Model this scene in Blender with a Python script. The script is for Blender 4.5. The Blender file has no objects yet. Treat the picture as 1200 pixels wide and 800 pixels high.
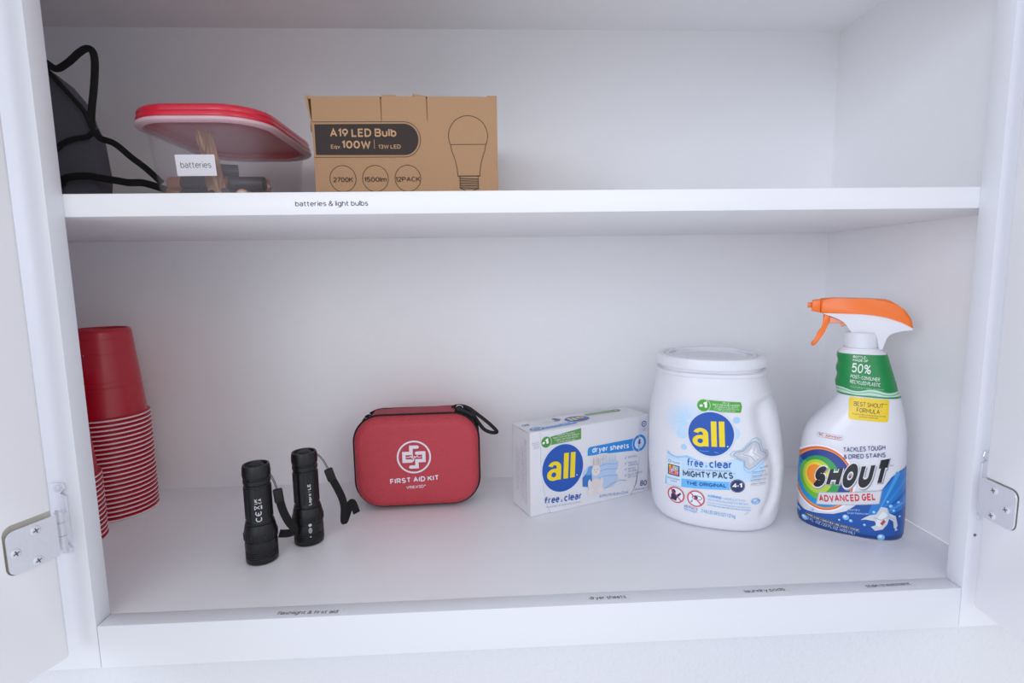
import bpy, bmesh, math, random
from mathutils import Vector, Matrix
from mathutils.geometry import tessellate_polygon
random.seed(4)
S = bpy.context.scene
COL = S.collection
R = math.radians

# ---------------------------------------------------------------- camera
cam_d = bpy.data.cameras.new('camera')
cam = bpy.data.objects.new('camera', cam_d); COL.objects.link(cam)
S.camera = cam
cam_d.sensor_fit = 'HORIZONTAL'; cam_d.sensor_width = 36.0
cam_d.lens = 631.9*36.0/1200
cam_d.clip_start = .01
yaw, pitch, roll = .0473, -.1238, -.0154
f = Vector((math.sin(yaw)*math.cos(pitch), math.cos(yaw)*math.cos(pitch), math.sin(pitch)))
r = Vector((math.cos(yaw), -math.sin(yaw), 0)); u = r.cross(f)
r2 = r*math.cos(roll)+u*math.sin(roll); u2 = -r*math.sin(roll)+u*math.cos(roll)
M = Matrix((r2, u2, -f)).transposed().to_4x4()
M.translation = Vector((.3474, -.4561, .3008))
cam.matrix_world = M

# ---------------------------------------------------------------- world, lights, exposure
def hexc(h, a=1.0):
    h = h.lstrip('#'); v = [int(h[i:i+2], 16)/255 for i in (0, 2, 4)]
    return tuple((c/12.92 if c <= .04045 else ((c+.055)/1.055)**2.4) for c in v)+(a,)
W = bpy.data.worlds.new('room_daylight'); S.world = W; W.use_nodes = True
W.node_tree.nodes['Background'].inputs[0].default_value = hexc('#ebeef5')
W.node_tree.nodes['Background'].inputs[1].default_value = .90
def area(name, loc, target, sx, sy, power, col):
    l = bpy.data.lights.new(name, 'AREA'); l.shape = 'RECTANGLE'; l.size = sx; l.size_y = sy
    l.energy = power; l.color = hexc(col)[:3]
    o = bpy.data.objects.new(name, l); COL.objects.link(o)
    o.location = loc
    o.rotation_euler = (Vector(target)-Vector(loc)).to_track_quat('-Z', 'Y').to_euler()
    return o
area('window_daylight', (-2.6, -3.0, .9), (.45, 0, .2), 1.6, 1.6, 46, '#e6eeff')
area('front_fill', (-.5, -3.7, 1.0), (.45, 0, .2), 1.6, 1.4, 16, '#eaf1ff')  # fill light added from the front, no second window known there
area('right_fill', (2.4, -3.0, 1.2), (.3, 0, .2), 1.2, 1.2, 9, '#fff0e4')  # fill light added at the right to lift the dim left side
S.view_settings.view_transform = 'Standard'; S.view_settings.look = 'None'
S.view_settings.exposure = 0.10; S.view_settings.gamma = 1.0
S.view_settings.use_curve_mapping = False
S.cycles.max_bounces = 16; S.cycles.diffuse_bounces = 12; S.cycles.transparent_max_bounces = 24

# ---------------------------------------------------------------- materials
def mat(name, col, rough=.5, bump=0.0, scale=200, coat=0.0, var=0.0, metal=0.0, sss=0.0, stretch=None, kind='noise'):
    m = bpy.data.materials.new(name); m.use_nodes = True
    nt = m.node_tree; b = nt.nodes['Principled BSDF']
    b.inputs['Base Color'].default_value = hexc(col); b.inputs['Roughness'].default_value = rough
    b.inputs['Metallic'].default_value = metal; b.inputs['Coat Weight'].default_value = coat
    tc = nt.nodes.new('ShaderNodeTexCoord'); mp = nt.nodes.new('ShaderNodeMapping')
    nt.links.new(tc.outputs['Object'], mp.inputs[0])
    if kind != 'noise': mp.inputs['Rotation'].default_value = (0, .6, 0)
    if stretch: mp.inputs['Scale'].default_value = stretch
    if kind == 'noise':
        n = nt.nodes.new('ShaderNodeTexNoise'); n.inputs['Scale'].default_value = scale; n.inputs['Detail'].default_value = 3
        out = n.outputs[0]
    else:
        n = nt.nodes.new('ShaderNodeTexVoronoi'); n.inputs['Scale'].default_value = scale; n.inputs['Randomness'].default_value = .15
        out = n.outputs['Distance']
    nt.links.new(mp.outputs[0], n.inputs['Vector'])
    if bump:
        bp = nt.nodes.new('ShaderNodeBump'); bp.inputs['Strength'].default_value = bump; bp.inputs['Distance'].default_value = .001
        nt.links.new(out, bp.inputs['Height']); nt.links.new(bp.outputs[0], b.inputs['Normal'])
    if var:
        mx = nt.nodes.new('ShaderNodeMixRGB'); c = hexc(col)
        mx.inputs[1].default_value = tuple(x*(1-var) for x in c[:3])+(1,); mx.inputs[2].default_value = tuple(min(1, x*(1+var)) for x in c[:3])+(1,)
        nt.links.new(out, mx.inputs[0]); nt.links.new(mx.outputs[0], b.inputs['Base Color'])
    return m
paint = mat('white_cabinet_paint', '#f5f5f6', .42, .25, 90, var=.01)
paint_frame = mat('white_frame_paint', '#e2e4ea', .38, .2, 60, stretch=(1, 1, .15))  # toned below the interior white to offset too much light on front faces
paint_board = mat('brushed_white_board', '#efeff2', .36, .35, 60, stretch=(.15, 1, 1), var=.012)
paint_door = mat('white_door_paint', '#f0f0f4', .4, .12, 120)
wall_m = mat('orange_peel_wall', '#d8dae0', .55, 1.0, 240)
hinge_m = mat('painted_hinge_metal', '#dfe0e8', .3, .2, 300, metal=.25)
mortise_m = mat('bare_mortise_wood', '#cdcbc1', .7, .5, 150, var=.15)
screw_m = mat('screw_metal', '#b9bbc4', .3, 0, metal=.7)
slot_m = mat('screw_recess', '#70727a', .6)
redcup = mat('red_paper_cup', '#b5122b', .32, .05, 300, coat=.2)
cuprim = mat('white_cup_rim', '#f2e8ea', .45)
kraft = mat('kraft_cardboard', '#b08a66', .75, .25, 500, var=.05)
kraft_in = mat('dark_gap_cardboard', '#6b5038', .9, .3, 300)
blk = mat('black_anodised', '#0e0f12', .36, .08, 600)
blk2 = mat('black_rubber', '#0a0a0b', .6, .2, 500)
lens_m = mat('black_ribbed_web', '#0b0b0d', .85, .8, 900)
strap_m = mat('black_woven_strap', '#050506', .7, .5, 800)
bagm = mat('charcoal_fabric', '#5c5d66', .9, .6, 700, var=.1)
kitred = mat('red_dimpled_fabric', '#c23f4a', .55, .9, 420, kind='voronoi', var=.05)
kitred2 = mat('red_woven_fabric', '#b0464f', .75, .5, 900)
metal_m = mat('zip_pull_metal', '#a9a9ad', .25, metal=1)
carton = mat('white_coated_carton', '#e6e6ea', .38, .05, 200)
carton_in = mat('grey_torn_board', '#5d5046', .9, .5, 500)
jugm = mat('white_jug_plastic', '#e6e7ec', .34, .12, 60)
lidm = mat('white_lid_plastic', '#e8e9ee', .35, .15, 200)
botm = mat('white_bottle_plastic', '#e6e6ec', .26, .05, 80)
orange = mat('orange_sprayer_plastic', '#fd7818', .33, .05, 200)
lidred = mat('red_lid_plastic', '#d8213c', .3, .05, 200, coat=.3)
copper = mat('copper_foil', '#c98a62', .35, .2, 300, metal=.6)
batblk = mat('black_battery_sleeve', '#141416', .35)
silver = mat('battery_terminal', '#b8b8bc', .3, metal=.9)
def clear_mat(name, col, trans, rough=.15):
    m = bpy.data.materials.new(name); m.use_nodes = True; nt = m.node_tree; nt.nodes.clear()
    o = nt.nodes.new('ShaderNodeOutputMaterial'); t = nt.nodes.new('ShaderNodeBsdfTransparent')
    p = nt.nodes.new('ShaderNodeBsdfPrincipled'); mx = nt.nodes.new('ShaderNodeMixShader')
    n = nt.nodes.new('ShaderNodeTexNoise'); n.inputs['Scale'].default_value = 90
    rp = nt.nodes.new('ShaderNodeMapRange'); rp.inputs[3].default_value = 1-trans-.04; rp.inputs[4].default_value = 1-trans+.04
    nt.links.new(n.outputs[0], rp.inputs[0]); nt.links.new(rp.outputs[0], mx.inputs[0])
    p.inputs['Base Color'].default_value = hexc(col); p.inputs['Roughness'].default_value = rough
    nt.links.new(t.outputs[0], mx.inputs[1]); nt.links.new(p.outputs[0], mx.inputs[2]); nt.links.new(mx.outputs[0], o.inputs[0])
    return m
tubm = clear_mat('clear_tub_plastic', '#c4bec6', .89)
rimm = clear_mat('frosted_lid_rim', '#f3cfd8', .25, .3)
bagclear = clear_mat('clear_bag_film', '#e8dccf', .75, .1)
def print_mat(name, rough):
    m = bpy.data.materials.new(name); m.use_nodes = True; nt = m.node_tree; b = nt.nodes['Principled BSDF']
    a = nt.nodes.new('ShaderNodeVertexColor'); a.layer_name = 'ink'
    nt.links.new(a.outputs[0], b.inputs['Base Color']); b.inputs['Roughness'].default_value = rough
    return m
ink = print_mat('printed_ink', .35)
ink_matte = print_mat('printed_ink_matte', .75)

# ---------------------------------------------------------------- object helpers
def link(name, me, parent=None, mats=(), smooth=False, label=None):
    o = bpy.data.objects.new(name, me); COL.objects.link(o)
    for m in mats: me.materials.append(m)
    if smooth:
        for p in me.polygons: p.use_smooth = True
        me.set_sharp_from_angle(angle=R(smooth if smooth is not True else 40))
    if parent: o.parent = parent
    if label: o['label'] = label
    return o
def frombm(name, bm, m, parent=None, smooth=False, label=None, structure=False, recalc=True):
    if recalc: bmesh.ops.recalc_face_normals(bm, faces=bm.faces)
    me = bpy.data.meshes.new(name); bm.to_mesh(me); bm.free()
    o = link(name, me, parent, m if isinstance(m, (list, tuple)) else (m,), smooth, label)
    if structure: o['kind'] = 'structure'
    return o
def thing(name, label, cat, loc=(0, 0, 0), rot=0, group=None):
    o = bpy.data.objects.new(name, None); COL.objects.link(o); o.empty_display_size = .02
    o.location = loc; o.rotation_euler = (0, 0, R(rot)); o['label'] = label; o['category'] = cat
    if group: o['group'] = group
    return o
def box_into(bm, x0, x1, y0, y1, z0, z1, bev=0.0, segs=2, mi=0, M=None):
    vs = [bm.verts.new((x, y, z)) for z in (z0, z1) for y in (y0, y1) for x in (x0, x1)]
    fs = [bm.faces.new([vs[i] for i in q]) for q in ((0, 2, 3, 1), (4, 5, 7, 6), (0, 1, 5, 4), (2, 6, 7, 3), (0, 4, 6, 2), (1, 3, 7, 5))]
    for q in fs: q.material_index = mi
    allv = vs
    if bev:
        es = list({e for q in fs for e in q.edges})
        res = bmesh.ops.bevel(bm, geom=es, offset=bev, segments=segs, affect='EDGES', profile=.5)
        allv = list({v for q in res['faces'] for v in q.verts} | {v for v in vs if v.is_valid})
    if M: 
        for v in allv: v.co = M @ v.co
def box(name, x0, x1, y0, y1, z0, z1, m, parent=None, bev=0.0, label=None, structure=False, smooth=False):
    bm = bmesh.new(); box_into(bm, x0, x1, y0, y1, z0, z1, bev)
    return frombm(name, bm, m, parent, smooth, label, structure)
def lathe_into(bm, prof, seg=48, c=(0, 0), mi=0, close_bottom=True, close_top=True, M=None, sx=1, sy=1):
    rings = []
    for (rr, z) in prof:
        ring = []
        for i in range(seg):
            a = 2*math.pi*i/seg
            v = Vector((c[0]+rr*sx*math.cos(a), c[1]+rr*sy*math.sin(a), z))
            ring.append(bm.verts.new(M @ v if M else v))
        rings.append(ring)
    for a, b in zip(rings, rings[1:]):
        for i in range(seg):
            q = bm.faces.new((a[i], a[(i+1) % seg], b[(i+1) % seg], b[i])); q.material_index = mi
    if close_bottom: bm.faces.new(rings[0]).material_index = mi
    if close_top: bm.faces.new(list(reversed(rings[-1]))).material_index = mi
def catmull(pts, m):
    out = []
    n = len(pts)
    P = [Vector(q) for q in pts]
    for i in range(n-1):
        a, b, c, d = P[max(i-1, 0)], P[i], P[i+1], P[min(i+2, n-1)]
        for j in range(m):
            t = j/m
            out.append(.5*((2*b)+(c-a)*t+(2*a-5*b+4*c-d)*t*t+(3*b-a-3*c+d)*t**3))
    out.append(P[-1]); return out
def sweep_into(bm, pts, w, t, nrm=None, m=6, seg=8, closed=False, mi=0):
    """ribbon or cord: superelliptic section w wide (in plane), t thick along nrm"""
    C = catmull(pts, m) if m > 1 else [Vector(q) for q in pts]
    rings = []
    for i, p in enumerate(C):
        tan = (C[min(i+1, len(C)-1)]-C[max(i-1, 0)]).normalized()
        nn = Vector(nrm) if nrm else Vector((0, 0, 1)) if abs(tan.z) < .9 else Vector((1, 0, 0))
        side = tan.cross(nn).normalized(); up = side.cross(tan).normalized()
        ring = []
        for k in range(seg):
            a = 2*math.pi*(k+.5)/seg; ca, sa = math.cos(a), math.sin(a)
            e = .6
            ring.append(bm.verts.new(p+side*(w/2*math.copysign(abs(ca)**e, ca))+up*(t/2*math.copysign(abs(sa)**e, sa))))
        rings.append(ring)
    for a, b in zip(rings, rings[1:]):
        for k in range(seg): bm.faces.new((a[k], a[(k+1) % seg], b[(k+1) % seg], b[k])).material_index = mi
    bm.faces.new(rings[0]); bm.faces.new(list(reversed(rings[-1])))
def rrect(x0, x1, y0, y1, rad, n=6):
    rads = rad if isinstance(rad, (tuple, list)) else (rad,)*4
    out = []
    for (cx, cy, a0, rr) in ((x1, y1, 0, rads[0]), (x0, y1, 90, rads[1]), (x0, y0, 180, rads[2]), (x1, y0, 270, rads[3])):
        ux, uy = cx-math.copysign(rr, cx-(x0+x1)/2), cy-math.copysign(rr, cy-(y0+y1)/2)
        if rr == 0: out.append((cx, cy)); continue
        for i in range(n+1):
            a = R(a0+90*i/n); out.append((ux+rr*math.cos(a), uy+rr*math.sin(a)))
    return out
def slab_into(bm, poly, y0, y1, bev=0.0, segs=3, mi=0, fn=None):
    """polygon in x,z extruded along y"""
    a = [bm.verts.new((x, y0, z)) for x, z in poly]; b = [bm.verts.new((x, y1, z)) for x, z in poly]
    n = len(poly)
    f1 = bm.faces.new(a); f2 = bm.faces.new(list(reversed(b)))
    sides = [bm.faces.new((a[i], b[i], b[(i+1) % n], a[(i+1) % n])) for i in range(n)]
    for q in [f1, f2]+sides: q.material_index = mi
    if bev:
        es = list(f1.edges)+list(f2.edges)
        bmesh.ops.bevel(bm, geom=es, offset=bev, segments=segs, affect='EDGES', profile=.5, clamp_overlap=True)

# ---------------------------------------------------------------- printing (flat inks laid on a surface)
def E_(cx, cy, rx, ry, a0, a1):
    n = max(3, int(abs(a1-a0)/18))
    return [(cx+rx*math.cos(R(a0+(a1-a0)*i/n)), cy+ry*math.sin(R(a0+(a1-a0)*i/n))) for i in range(n+1)]
OV = E_(.5, .36, .5, .36, 0, 360)
GLYPH = {   # own single-line alphabet: width, strokes (centre lines in a unit box, capitals 0..1)
 'A': (.72, [[(0, 0), (.5, 1), (1, 0)], [(.17, .33), (.83, .33)]]),
 'B': (.62, [[(0, 0), (0, 1), (.6, 1)]+E_(.6, .765, .36, .235, 80, -90)+[(0, .53)], [(.6, .53)]+E_(.6, .265, .4, .265, 80, -90)+[(0, 0)]]),
 'C': (.64, [E_(.5, .5, .5, .5, 48, 312)]), 'D': (.66, [[(0, 0), (0, 1), (.42, 1)]+E_(.42, .5, .58, .5, 80, -90)+[(0, 0)]]),
 'E': (.54, [[(1, 1), (0, 1), (0, 0), (1, 0)], [(0, .52), (.88, .52)]]), 'F': (.52, [[(1, 1), (0, 1), (0, 0)], [(0, .5), (.88, .5)]]),
 'G': (.66, [E_(.5, .5, .5, .5, 48, 340)+[(1, .46), (.56, .46)]]), 'H': (.66, [[(0, 0), (0, 1)], [(1, 0), (1, 1)], [(0, .52), (1, .52)]]),
 'I': (0, [[(.5, 0), (.5, 1)]]), 'J': (.46, [[(1, 1), (1, .3)]+E_(.5, .28, .5, .28, -10, -165)]), 'K': (.64, [[(0, 0), (0, 1)], [(1, 1), (0, .42)], [(.34, .6), (1, 0)]]),
 'L': (.5, [[(0, 1), (0, 0), (1, 0)]]), 'M': (.84, [[(0, 0), (0, 1), (.5, .3), (1, 1), (1, 0)]]), 'N': (.68, [[(0, 0), (0, 1), (1, 0), (1, 1)]]),
 'O': (.72, [E_(.5, .5, .5, .5, 0, 360)]), 'P': (.6, [[(0, 0), (0, 1), (.55, 1)]+E_(.55, .73, .45, .27, 80, -90)+[(0, .46)]]), 'Q': (.74, [E_(.5, .5, .5, .5, 0, 360), [(.6, .3), (1, -.04)]]),
 'R': (.62, [[(0, 0), (0, 1), (.55, 1)]+E_(.55, .73, .43, .27, 80, -90)+[(0, .46)], [(.5, .46), (1, 0)]]),
 'S': (.58, [E_(.5, .745, .46, .255, 30, 270)+E_(.5, .25, .5, .25, 80, -150)]), 'T': (.6, [[(.5, 0), (.5, 1)], [(0, 1), (1, 1)]]),
 'U': (.66, [[(0, 1), (0, .35)]+E_(.5, .35, .5, .35, 190, 350)+[(1, .35), (1, 1)]]), 'V': (.68, [[(0, 1), (.5, 0), (1, 1)]]), 'W': (.98, [[(0, 1), (.25, 0), (.5, .9), (.75, 0), (1, 1)]]),
 'X': (.64, [[(0, 0), (1, 1)], [(0, 1), (1, 0)]]), 'Y': (.64, [[(0, 1), (.5, .45), (.5, 0)], [(1, 1), (.5, .45)]]), 'Z': (.58, [[(0, 1), (1, 1), (0, 0), (1, 0)]]),
 'a': (.5, [E_(.48, .5, .44, .22, 150, 10)+[(.95, .42), (.95, 0)], [(.95, .43), (.5, .43)]+E_(.42, .215, .42, .215, 95, 265)+[(.6, .01), (.95, .16)]]),
 'b': (.52, [[(0, 0), (0, 1)], OV]), 'c': (.48, [E_(.5, .36, .5, .36, 50, 310)]), 'd': (.52, [[(1, 0), (1, 1)], OV]),
 'e': (.52, [[(.02, .38), (1, .38)]+E_(.5, .36, .5, .36, 10, 315)]), 'f': (.34, [[(.3, 0), (.3, .74)]+E_(.85, .76, .55, .26, 175, 80), [(-.05, .64), (.95, .64)]]),
 'g': (.52, [OV, [(1, .72), (1, -.08)]+E_(.5, -.08, .5, .2, -10, -150)]), 'h': (.5, [[(0, 0), (0, 1)], E_(.5, .42, .5, .3, 175, 0)+[(1, 0)]]),
 'i': (0, [[(.5, 0), (.5, .72)], [(.5, .92), (.5, 1.06)]]), 'j': (.18, [[(1, .72), (1, -.1)]+E_(.2, -.1, .8, .16, -20, -90), [(1, .92), (1, 1.06)]]),
 'k': (.46, [[(0, 0), (0, 1)], [(.95, .72), (0, .28)], [(.35, .46), (1, 0)]]), 'l': (0, [[(.5, 0), (.5, 1.04)]]),
 'm': (.82, [[(0, 0), (0, .72)], E_(.25, .47, .25, .25, 175, 0)+[(.5, 0)], E_(.75, .47, .25, .25, 175, 0)+[(1, 0)]]), 'n': (.5, [[(0, 0), (0, .72)], E_(.5, .42, .5, .3, 175, 0)+[(1, 0)]]),
 'o': (.54, [OV]), 'p': (.52, [[(0, -.28), (0, .72)], OV]), 'q': (.52, [[(1, -.28), (1, .72)], OV]), 'r': (.32, [[(0, 0), (0, .72)], E_(.75, .42, .75, .3, 175, 85)]),
 's': (.44, [E_(.5, .54, .45, .18, 30, 270)+E_(.5, .18, .5, .18, 80, -150)]), 't': (.34, [[(.3, .95), (.3, .22)]+E_(.85, .24, .55, .24, 185, 280), [(-.05, .68), (.95, .68)]]),
 'u': (.5, [[(0, .72), (0, .3)]+E_(.5, .3, .5, .3, 190, 355)+[(1, .3)], [(1, .72), (1, 0)]]), 'v': (.5, [[(0, .72), (.5, 0), (1, .72)]]), 'w': (.76, [[(0, .72), (.25, 0), (.5, .66), (.75, 0), (1, .72)]]),
 'x': (.48, [[(0, 0), (1, .72)], [(0, .72), (1, 0)]]), 'y': (.5, [[(0, .72), (.5, .02)], [(1, .72), (.3, -.28), (0, -.28)]]), 'z': (.44, [[(0, .72), (1, .72), (0, 0), (1, 0)]]),
 '0': (.58, [E_(.5, .5, .5, .5, 0, 360)]), '1': (.2, [[(0, .80), (1, 1), (1, 0)]]), '2': (.54, [E_(.5, .72, .5, .28, 165, -20)+[(0, 0), (1, 0)]]),
 '3': (.54, [E_(.48, .76, .46, .24, 150, -90), E_(.48, .26, .52, .26, 90, -150)]), '4': (.6, [[(.75, 0), (.75, 1), (0, .27), (1, .27)]]),
 '5': (.54, [[(.92, 1), (.12, 1), (.05, .55)]+E_(.48, .32, .5, .32, 110, -150)]), '6': (.56, [E_(.5, .33, .5, .33, 0, 360), [(.72, 1), (.07, .48)]]), '7': (.52, [[(0, 1), (1, 1), (.3, 0)]]),
 '8': (.56, [E_(.5, .755, .44, .245, -90, 270), E_(.5, .255, .5, .255, 90, 450)]), '9': (.56, [E_(.5, .67, .5, .33, 0, 360), [(.28, 0), (.93, .52)]]),
 '.': (0, [[(.5, 0), (.5, .07)]]), ',': (0, [[(.5, .05), (.3, -.14)]]), ':': (0, [[(.5, .08), (.5, .16)], [(.5, .56), (.5, .64)]]), '-': (.3, [[(0, .38), (1, .38)]]),
 '/': (.36, [[(0, -.1), (1, 1.05)]]), '|': (0, [[(.5, -.1), (.5, 1.05)]]), '(': (.16, [E_(1, .45, .9, .62, 120, 240)]), ')': (.16, [E_(0, .45, .9, .62, 60, -60)]),
 '#': (.6, [[(.2, 0), (.38, 1)], [(.62, 0), (.8, 1)], [(0, .66), (1, .66)], [(0, .34), (1, .34)]]), '*': (.24, [[(0, .7), (1, .95)], [(1, .7), (0, .95)], [(.5, .62), (.5, 1)]]),
 '%': (.84, [E_(.22, .78, .2, .2, 0, 360), E_(.78, .2, .2, .2, 0, 360), [(.82, 1), (.18, 0)]]),
 '&': (.66, [[(1, 0), (.24, .68)]+E_(.45, .8, .24, .2, 200, -20)+[(.15, .42)]+E_(.42, .24, .42, .24, 150, 330)+[(1, .46)]]),
 '®': (.3, [E_(.5, .85, .5, .16, 0, 360)]), '™': (.5, [[(.2, .7), (.2, 1)], [(0, 1), (.4, 1)], [(.6, .7), (.6, 1), (.8, .8), (1, 1), (1, .7)]]), "'": (0, [[(.5, .8), (.5, 1)]]),
}
def stroke_mesh(C, w):
    """mitred band along a centre line"""
    P = [C[0]]
    for q in C[1:]:
        if math.dist(q, P[-1]) > 1e-4: P.append(q)
    closed = len(P) > 3 and math.dist(P[0], P[-1]) < 1e-3
    if closed: P = P[:-1]
    n = len(P); V = []; F = []
    if n < 2: return V, F
    for i in range(n):
        a = P[i-1] if (i or closed) else None; b = P[(i+1) % n] if (i < n-1 or closed) else None
        d1 = Vector((P[i][0]-a[0], P[i][1]-a[1])).normalized() if a else None
        d2 = Vector((b[0]-P[i][0], b[1]-P[i][1])).normalized() if b else None
        d1 = d1 or d2; d2 = d2 or d1
        n1 = Vector((-d1.y, d1.x)); n2 = Vector((-d2.y, d2.x)); m = n1+n2
        m = m.normalized() if m.length > 1e-3 else n1
        k = min(1/max(m.dot(n1), .3), 2.2)*w/2
        V += [(P[i][0]+m.x*k, P[i][1]+m.y*k), (P[i][0]-m.x*k, P[i][1]-m.y*k)]
    for i in range(n if closed else n-1):
        j = (i+1) % n; F.append((2*i, 2*i+1, 2*j+1, 2*j))
    return V, F
def text_strokes(s, bold, fat=0.0):
    """list of (verts, faces), capital height .70; bold sets the stem weight"""
    w = .118+bold*2.6; out = []; x = 0.0
    for ch in s:
        if ch == ' ': x += .27+w*.2; continue
        W0, st = GLYPH.get(ch, GLYPH['-']); Wg = W0+w*(1.05 if W0 else 1)
        for C in st:
            V, F = stroke_mesh([(x+w/2+px*(Wg-w), w/2+py*(1-w)) for px, py in C], w*.92+fat)
            if F: out.append(([(a*.7, b*.7) for a, b in V], F))
        x += Wg+.075+w*.14
    return out
class Print:
    STEP = .00012
    def __init__(s): s.items = []
    def tri(s, V, F, col, layer):
        s.items.append((V, F, hexc(col) if isinstance(col, str) else col, layer+(len(s.items) % 12)*.025))
    def poly(s, pts, col, layer, holes=()):
        allp = [list(pts)]+[list(h) for h in holes]
        F = tessellate_polygon([[Vector((x, y, 0)) for x, y in p] for p in allp])
        s.tri([q for p in allp for q in p], F, col, layer)
    def disc(s, cx, cy, rx, col, layer, ry=None, n=40):
        ry = ry or rx; s.poly([(cx+rx*math.cos(2*math.pi*i/n), cy+ry*math.sin(2*math.pi*i/n)) for i in range(n)], col, layer)
    def ring(s, cx, cy, rx, w, col, layer, ry=None, a0=0, a1=360, n=40):
        ry = ry or rx; V = []; F = []
        for i in range(n+1):
            a = R(a0+(a1-a0)*i/n)
            V += [(cx+rx*math.cos(a), cy+ry*math.sin(a)), (cx+(rx-w)*math.cos(a), cy+(ry-w)*math.sin(a))]
            if i: F.append((2*i-2, 2*i-1, 2*i+1, 2*i))
        s.tri(V, F, col, layer)
    def line(s, pts, w, col, layer):
        for (a, b) in zip(pts, pts[1:]):
            d = Vector((b[0]-a[0], b[1]-a[1]))
            if d.length < 1e-6: continue
            d.normalize(); n = Vector((-d.y, d.x))*w/2; e = d*w*.3
            s.tri([(a[0]-e.x+n.x, a[1]-e.y+n.y), (a[0]-e.x-n.x, a[1]-e.y-n.y), (b[0]+e.x-n.x, b[1]+e.y-n.y), (b[0]+e.x+n.x, b[1]+e.y+n.y)], [(0, 1, 2, 3)], col, layer)
    def glow(s, cx, cy, r0, cin, cout, layer, n=9, ry=None):
        """a printed soft blob: stepped tints from cout (edge) to cin (centre)"""
        a, b = hexc(cout), hexc(cin)
        for i in range(n):
            t = i/(n-1); c = tuple(a[k]*(1-t)+b[k]*t for k in range(4))
            s.disc(cx, cy, r0*(1-t*.85), c, layer+i*.12, (ry or r0)*(1-t*.85), 28)
    def text(s, st, p0, p1, h, col, layer, bold=0.0, shear=0.0, desc=False):
        """baseline from p0 to p1 (the inked width), capital height h"""
        G = text_strokes(st, bold)
        x0 = min(v[0] for V, F in G for v in V); x1 = max(v[0] for V, F in G for v in V)
        d = Vector((p1[0]-p0[0], p1[1]-p0[1])); L = d.length; d.normalize(); n = Vector((-d.y, d.x))
        sx = L/(x1-x0); sy = h/.70
        if shear: sx = (L-shear*h)/(x1-x0)
        for V, F in G:
            s.tri([(p0[0]+d.x*((x-x0)*sx+shear*y*sy)+n.x*y*sy, p0[1]+d.y*((x-x0)*sx+shear*y*sy)+n.y*y*sy) for x, y in V], F, col, layer)
    def build(s, name, parent, fn, m=None, unit=.001, grid=None, label=None):
        """fn maps (u, v, height) -> point; u, v in mm"""
        bm = bmesh.new(); L = bm.loops.layers.float_color.new('ink')
        for V, F, col, layer in s.items:
            vs = [bm.verts.new((x, y, layer)) for x, y in V]
            for q in F:
                try: fc = bm.faces.new([vs[i] for i in q])
                except ValueError: continue
                for lp in fc.loops: lp[L] = col
        if grid:
            us = [v.co.x for v in bm.verts]; vv = [v.co.y for v in bm.verts]
            for ax, a0, a1 in ((0, min(us), max(us)), (1, min(vv), max(vv))):
                k = math.ceil(a0/grid)
                while k*grid < a1:
                    co = [0, 0, 0]; no = [0, 0, 0]; co[ax] = k*grid+1e-4; no[ax] = 1
                    bmesh.ops.bisect_plane(bm, geom=bm.verts[:]+bm.edges[:]+bm.faces[:], dist=1e-6, plane_co=co, plane_no=no)
                    k += 1
        bm.normal_update()
        for fc in bm.faces:
            if fc.normal.z < 0: fc.normal_flip()
        for v in bm.verts: v.co = fn(v.co.x, v.co.y, (v.co.z+1)*s.STEP)
        return frombm(name, bm, m or ink, parent, False, label, recalc=False)
# ---------------------------------------------------------------- bottle profiles (millimetres)
def interp(prof, z, k):
    if z <= prof[0][0]: return prof[0][k]
    for a, b in zip(prof, prof[1:]):
        if z <= b[0]:
            t = (z-a[0])/(b[0]-a[0])
            return a[k]+(b[k]-a[k])*t
    return prof[-1][k]
def smooth_prof(prof, step):
    """Catmull-Rom resample of (z, xl, xr, b) rows, millimetres."""
    out = []
    n = len(prof)
    for i in range(n-1):
        p0 = prof[max(i-1, 0)]; p1 = prof[i]; p2 = prof[i+1]; p3 = prof[min(i+2, n-1)]
        m = max(1, int(math.ceil((p2[0]-p1[0])/step)))
        for j in range(m):
            t = j/m
            z = p1[0]+(p2[0]-p1[0])*t
            row = [z]
            h = p2[0]-p1[0]
            for k in range(1, 4):
                m1 = (p2[k]-p0[k])/max(p2[0]-p0[0], 1e-6)*h
                m2 = (p3[k]-p1[k])/max(p3[0]-p1[0], 1e-6)*h
                d = p2[k]-p1[k]
                # keep monotone
                if d == 0: m1 = m2 = 0
                else:
                    if m1/d < 0: m1 = 0
                    if m2/d < 0: m2 = 0
                    m1 = max(min(m1, 3*abs(d)), -3*abs(d)); m2 = max(min(m2, 3*abs(d)), -3*abs(d))
                t2, t3 = t*t, t*t*t
                row.append((2*t3-3*t2+1)*p1[k]+(t3-2*t2+t)*m1+(-2*t3+3*t2)*p2[k]+(t3-t2)*m2)
            out.append(tuple(row))
    out.append(tuple(prof[-1]))
    return out
SPRAY = smooth_prof([(0,-49,50,33),(1.5,-51.5,52,36),(6,-53,53,38),(24,-54,53.5,38.5),(60,-54.5,51.8,37),(90,-54,50.7,34),(105,-52,50.4,33),(116,-48.5,49.8,31.5),
    (126,-42,48.5,30.5),(138,-32,46.5,29),(150,-23,43.5,27),(160,-19,41,25.5),(166,-20.5,38.5,24.5),(172,-21.5,37,23.5),(180,-20,34.5,22.5),(188,-21.5,32,21.5),(196,-20,29.5,20.5),(203,-21.5,27.5,19.5),(208,-20,25,18.5),(212,-17,20.5,17.5)], 2.0)
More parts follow.
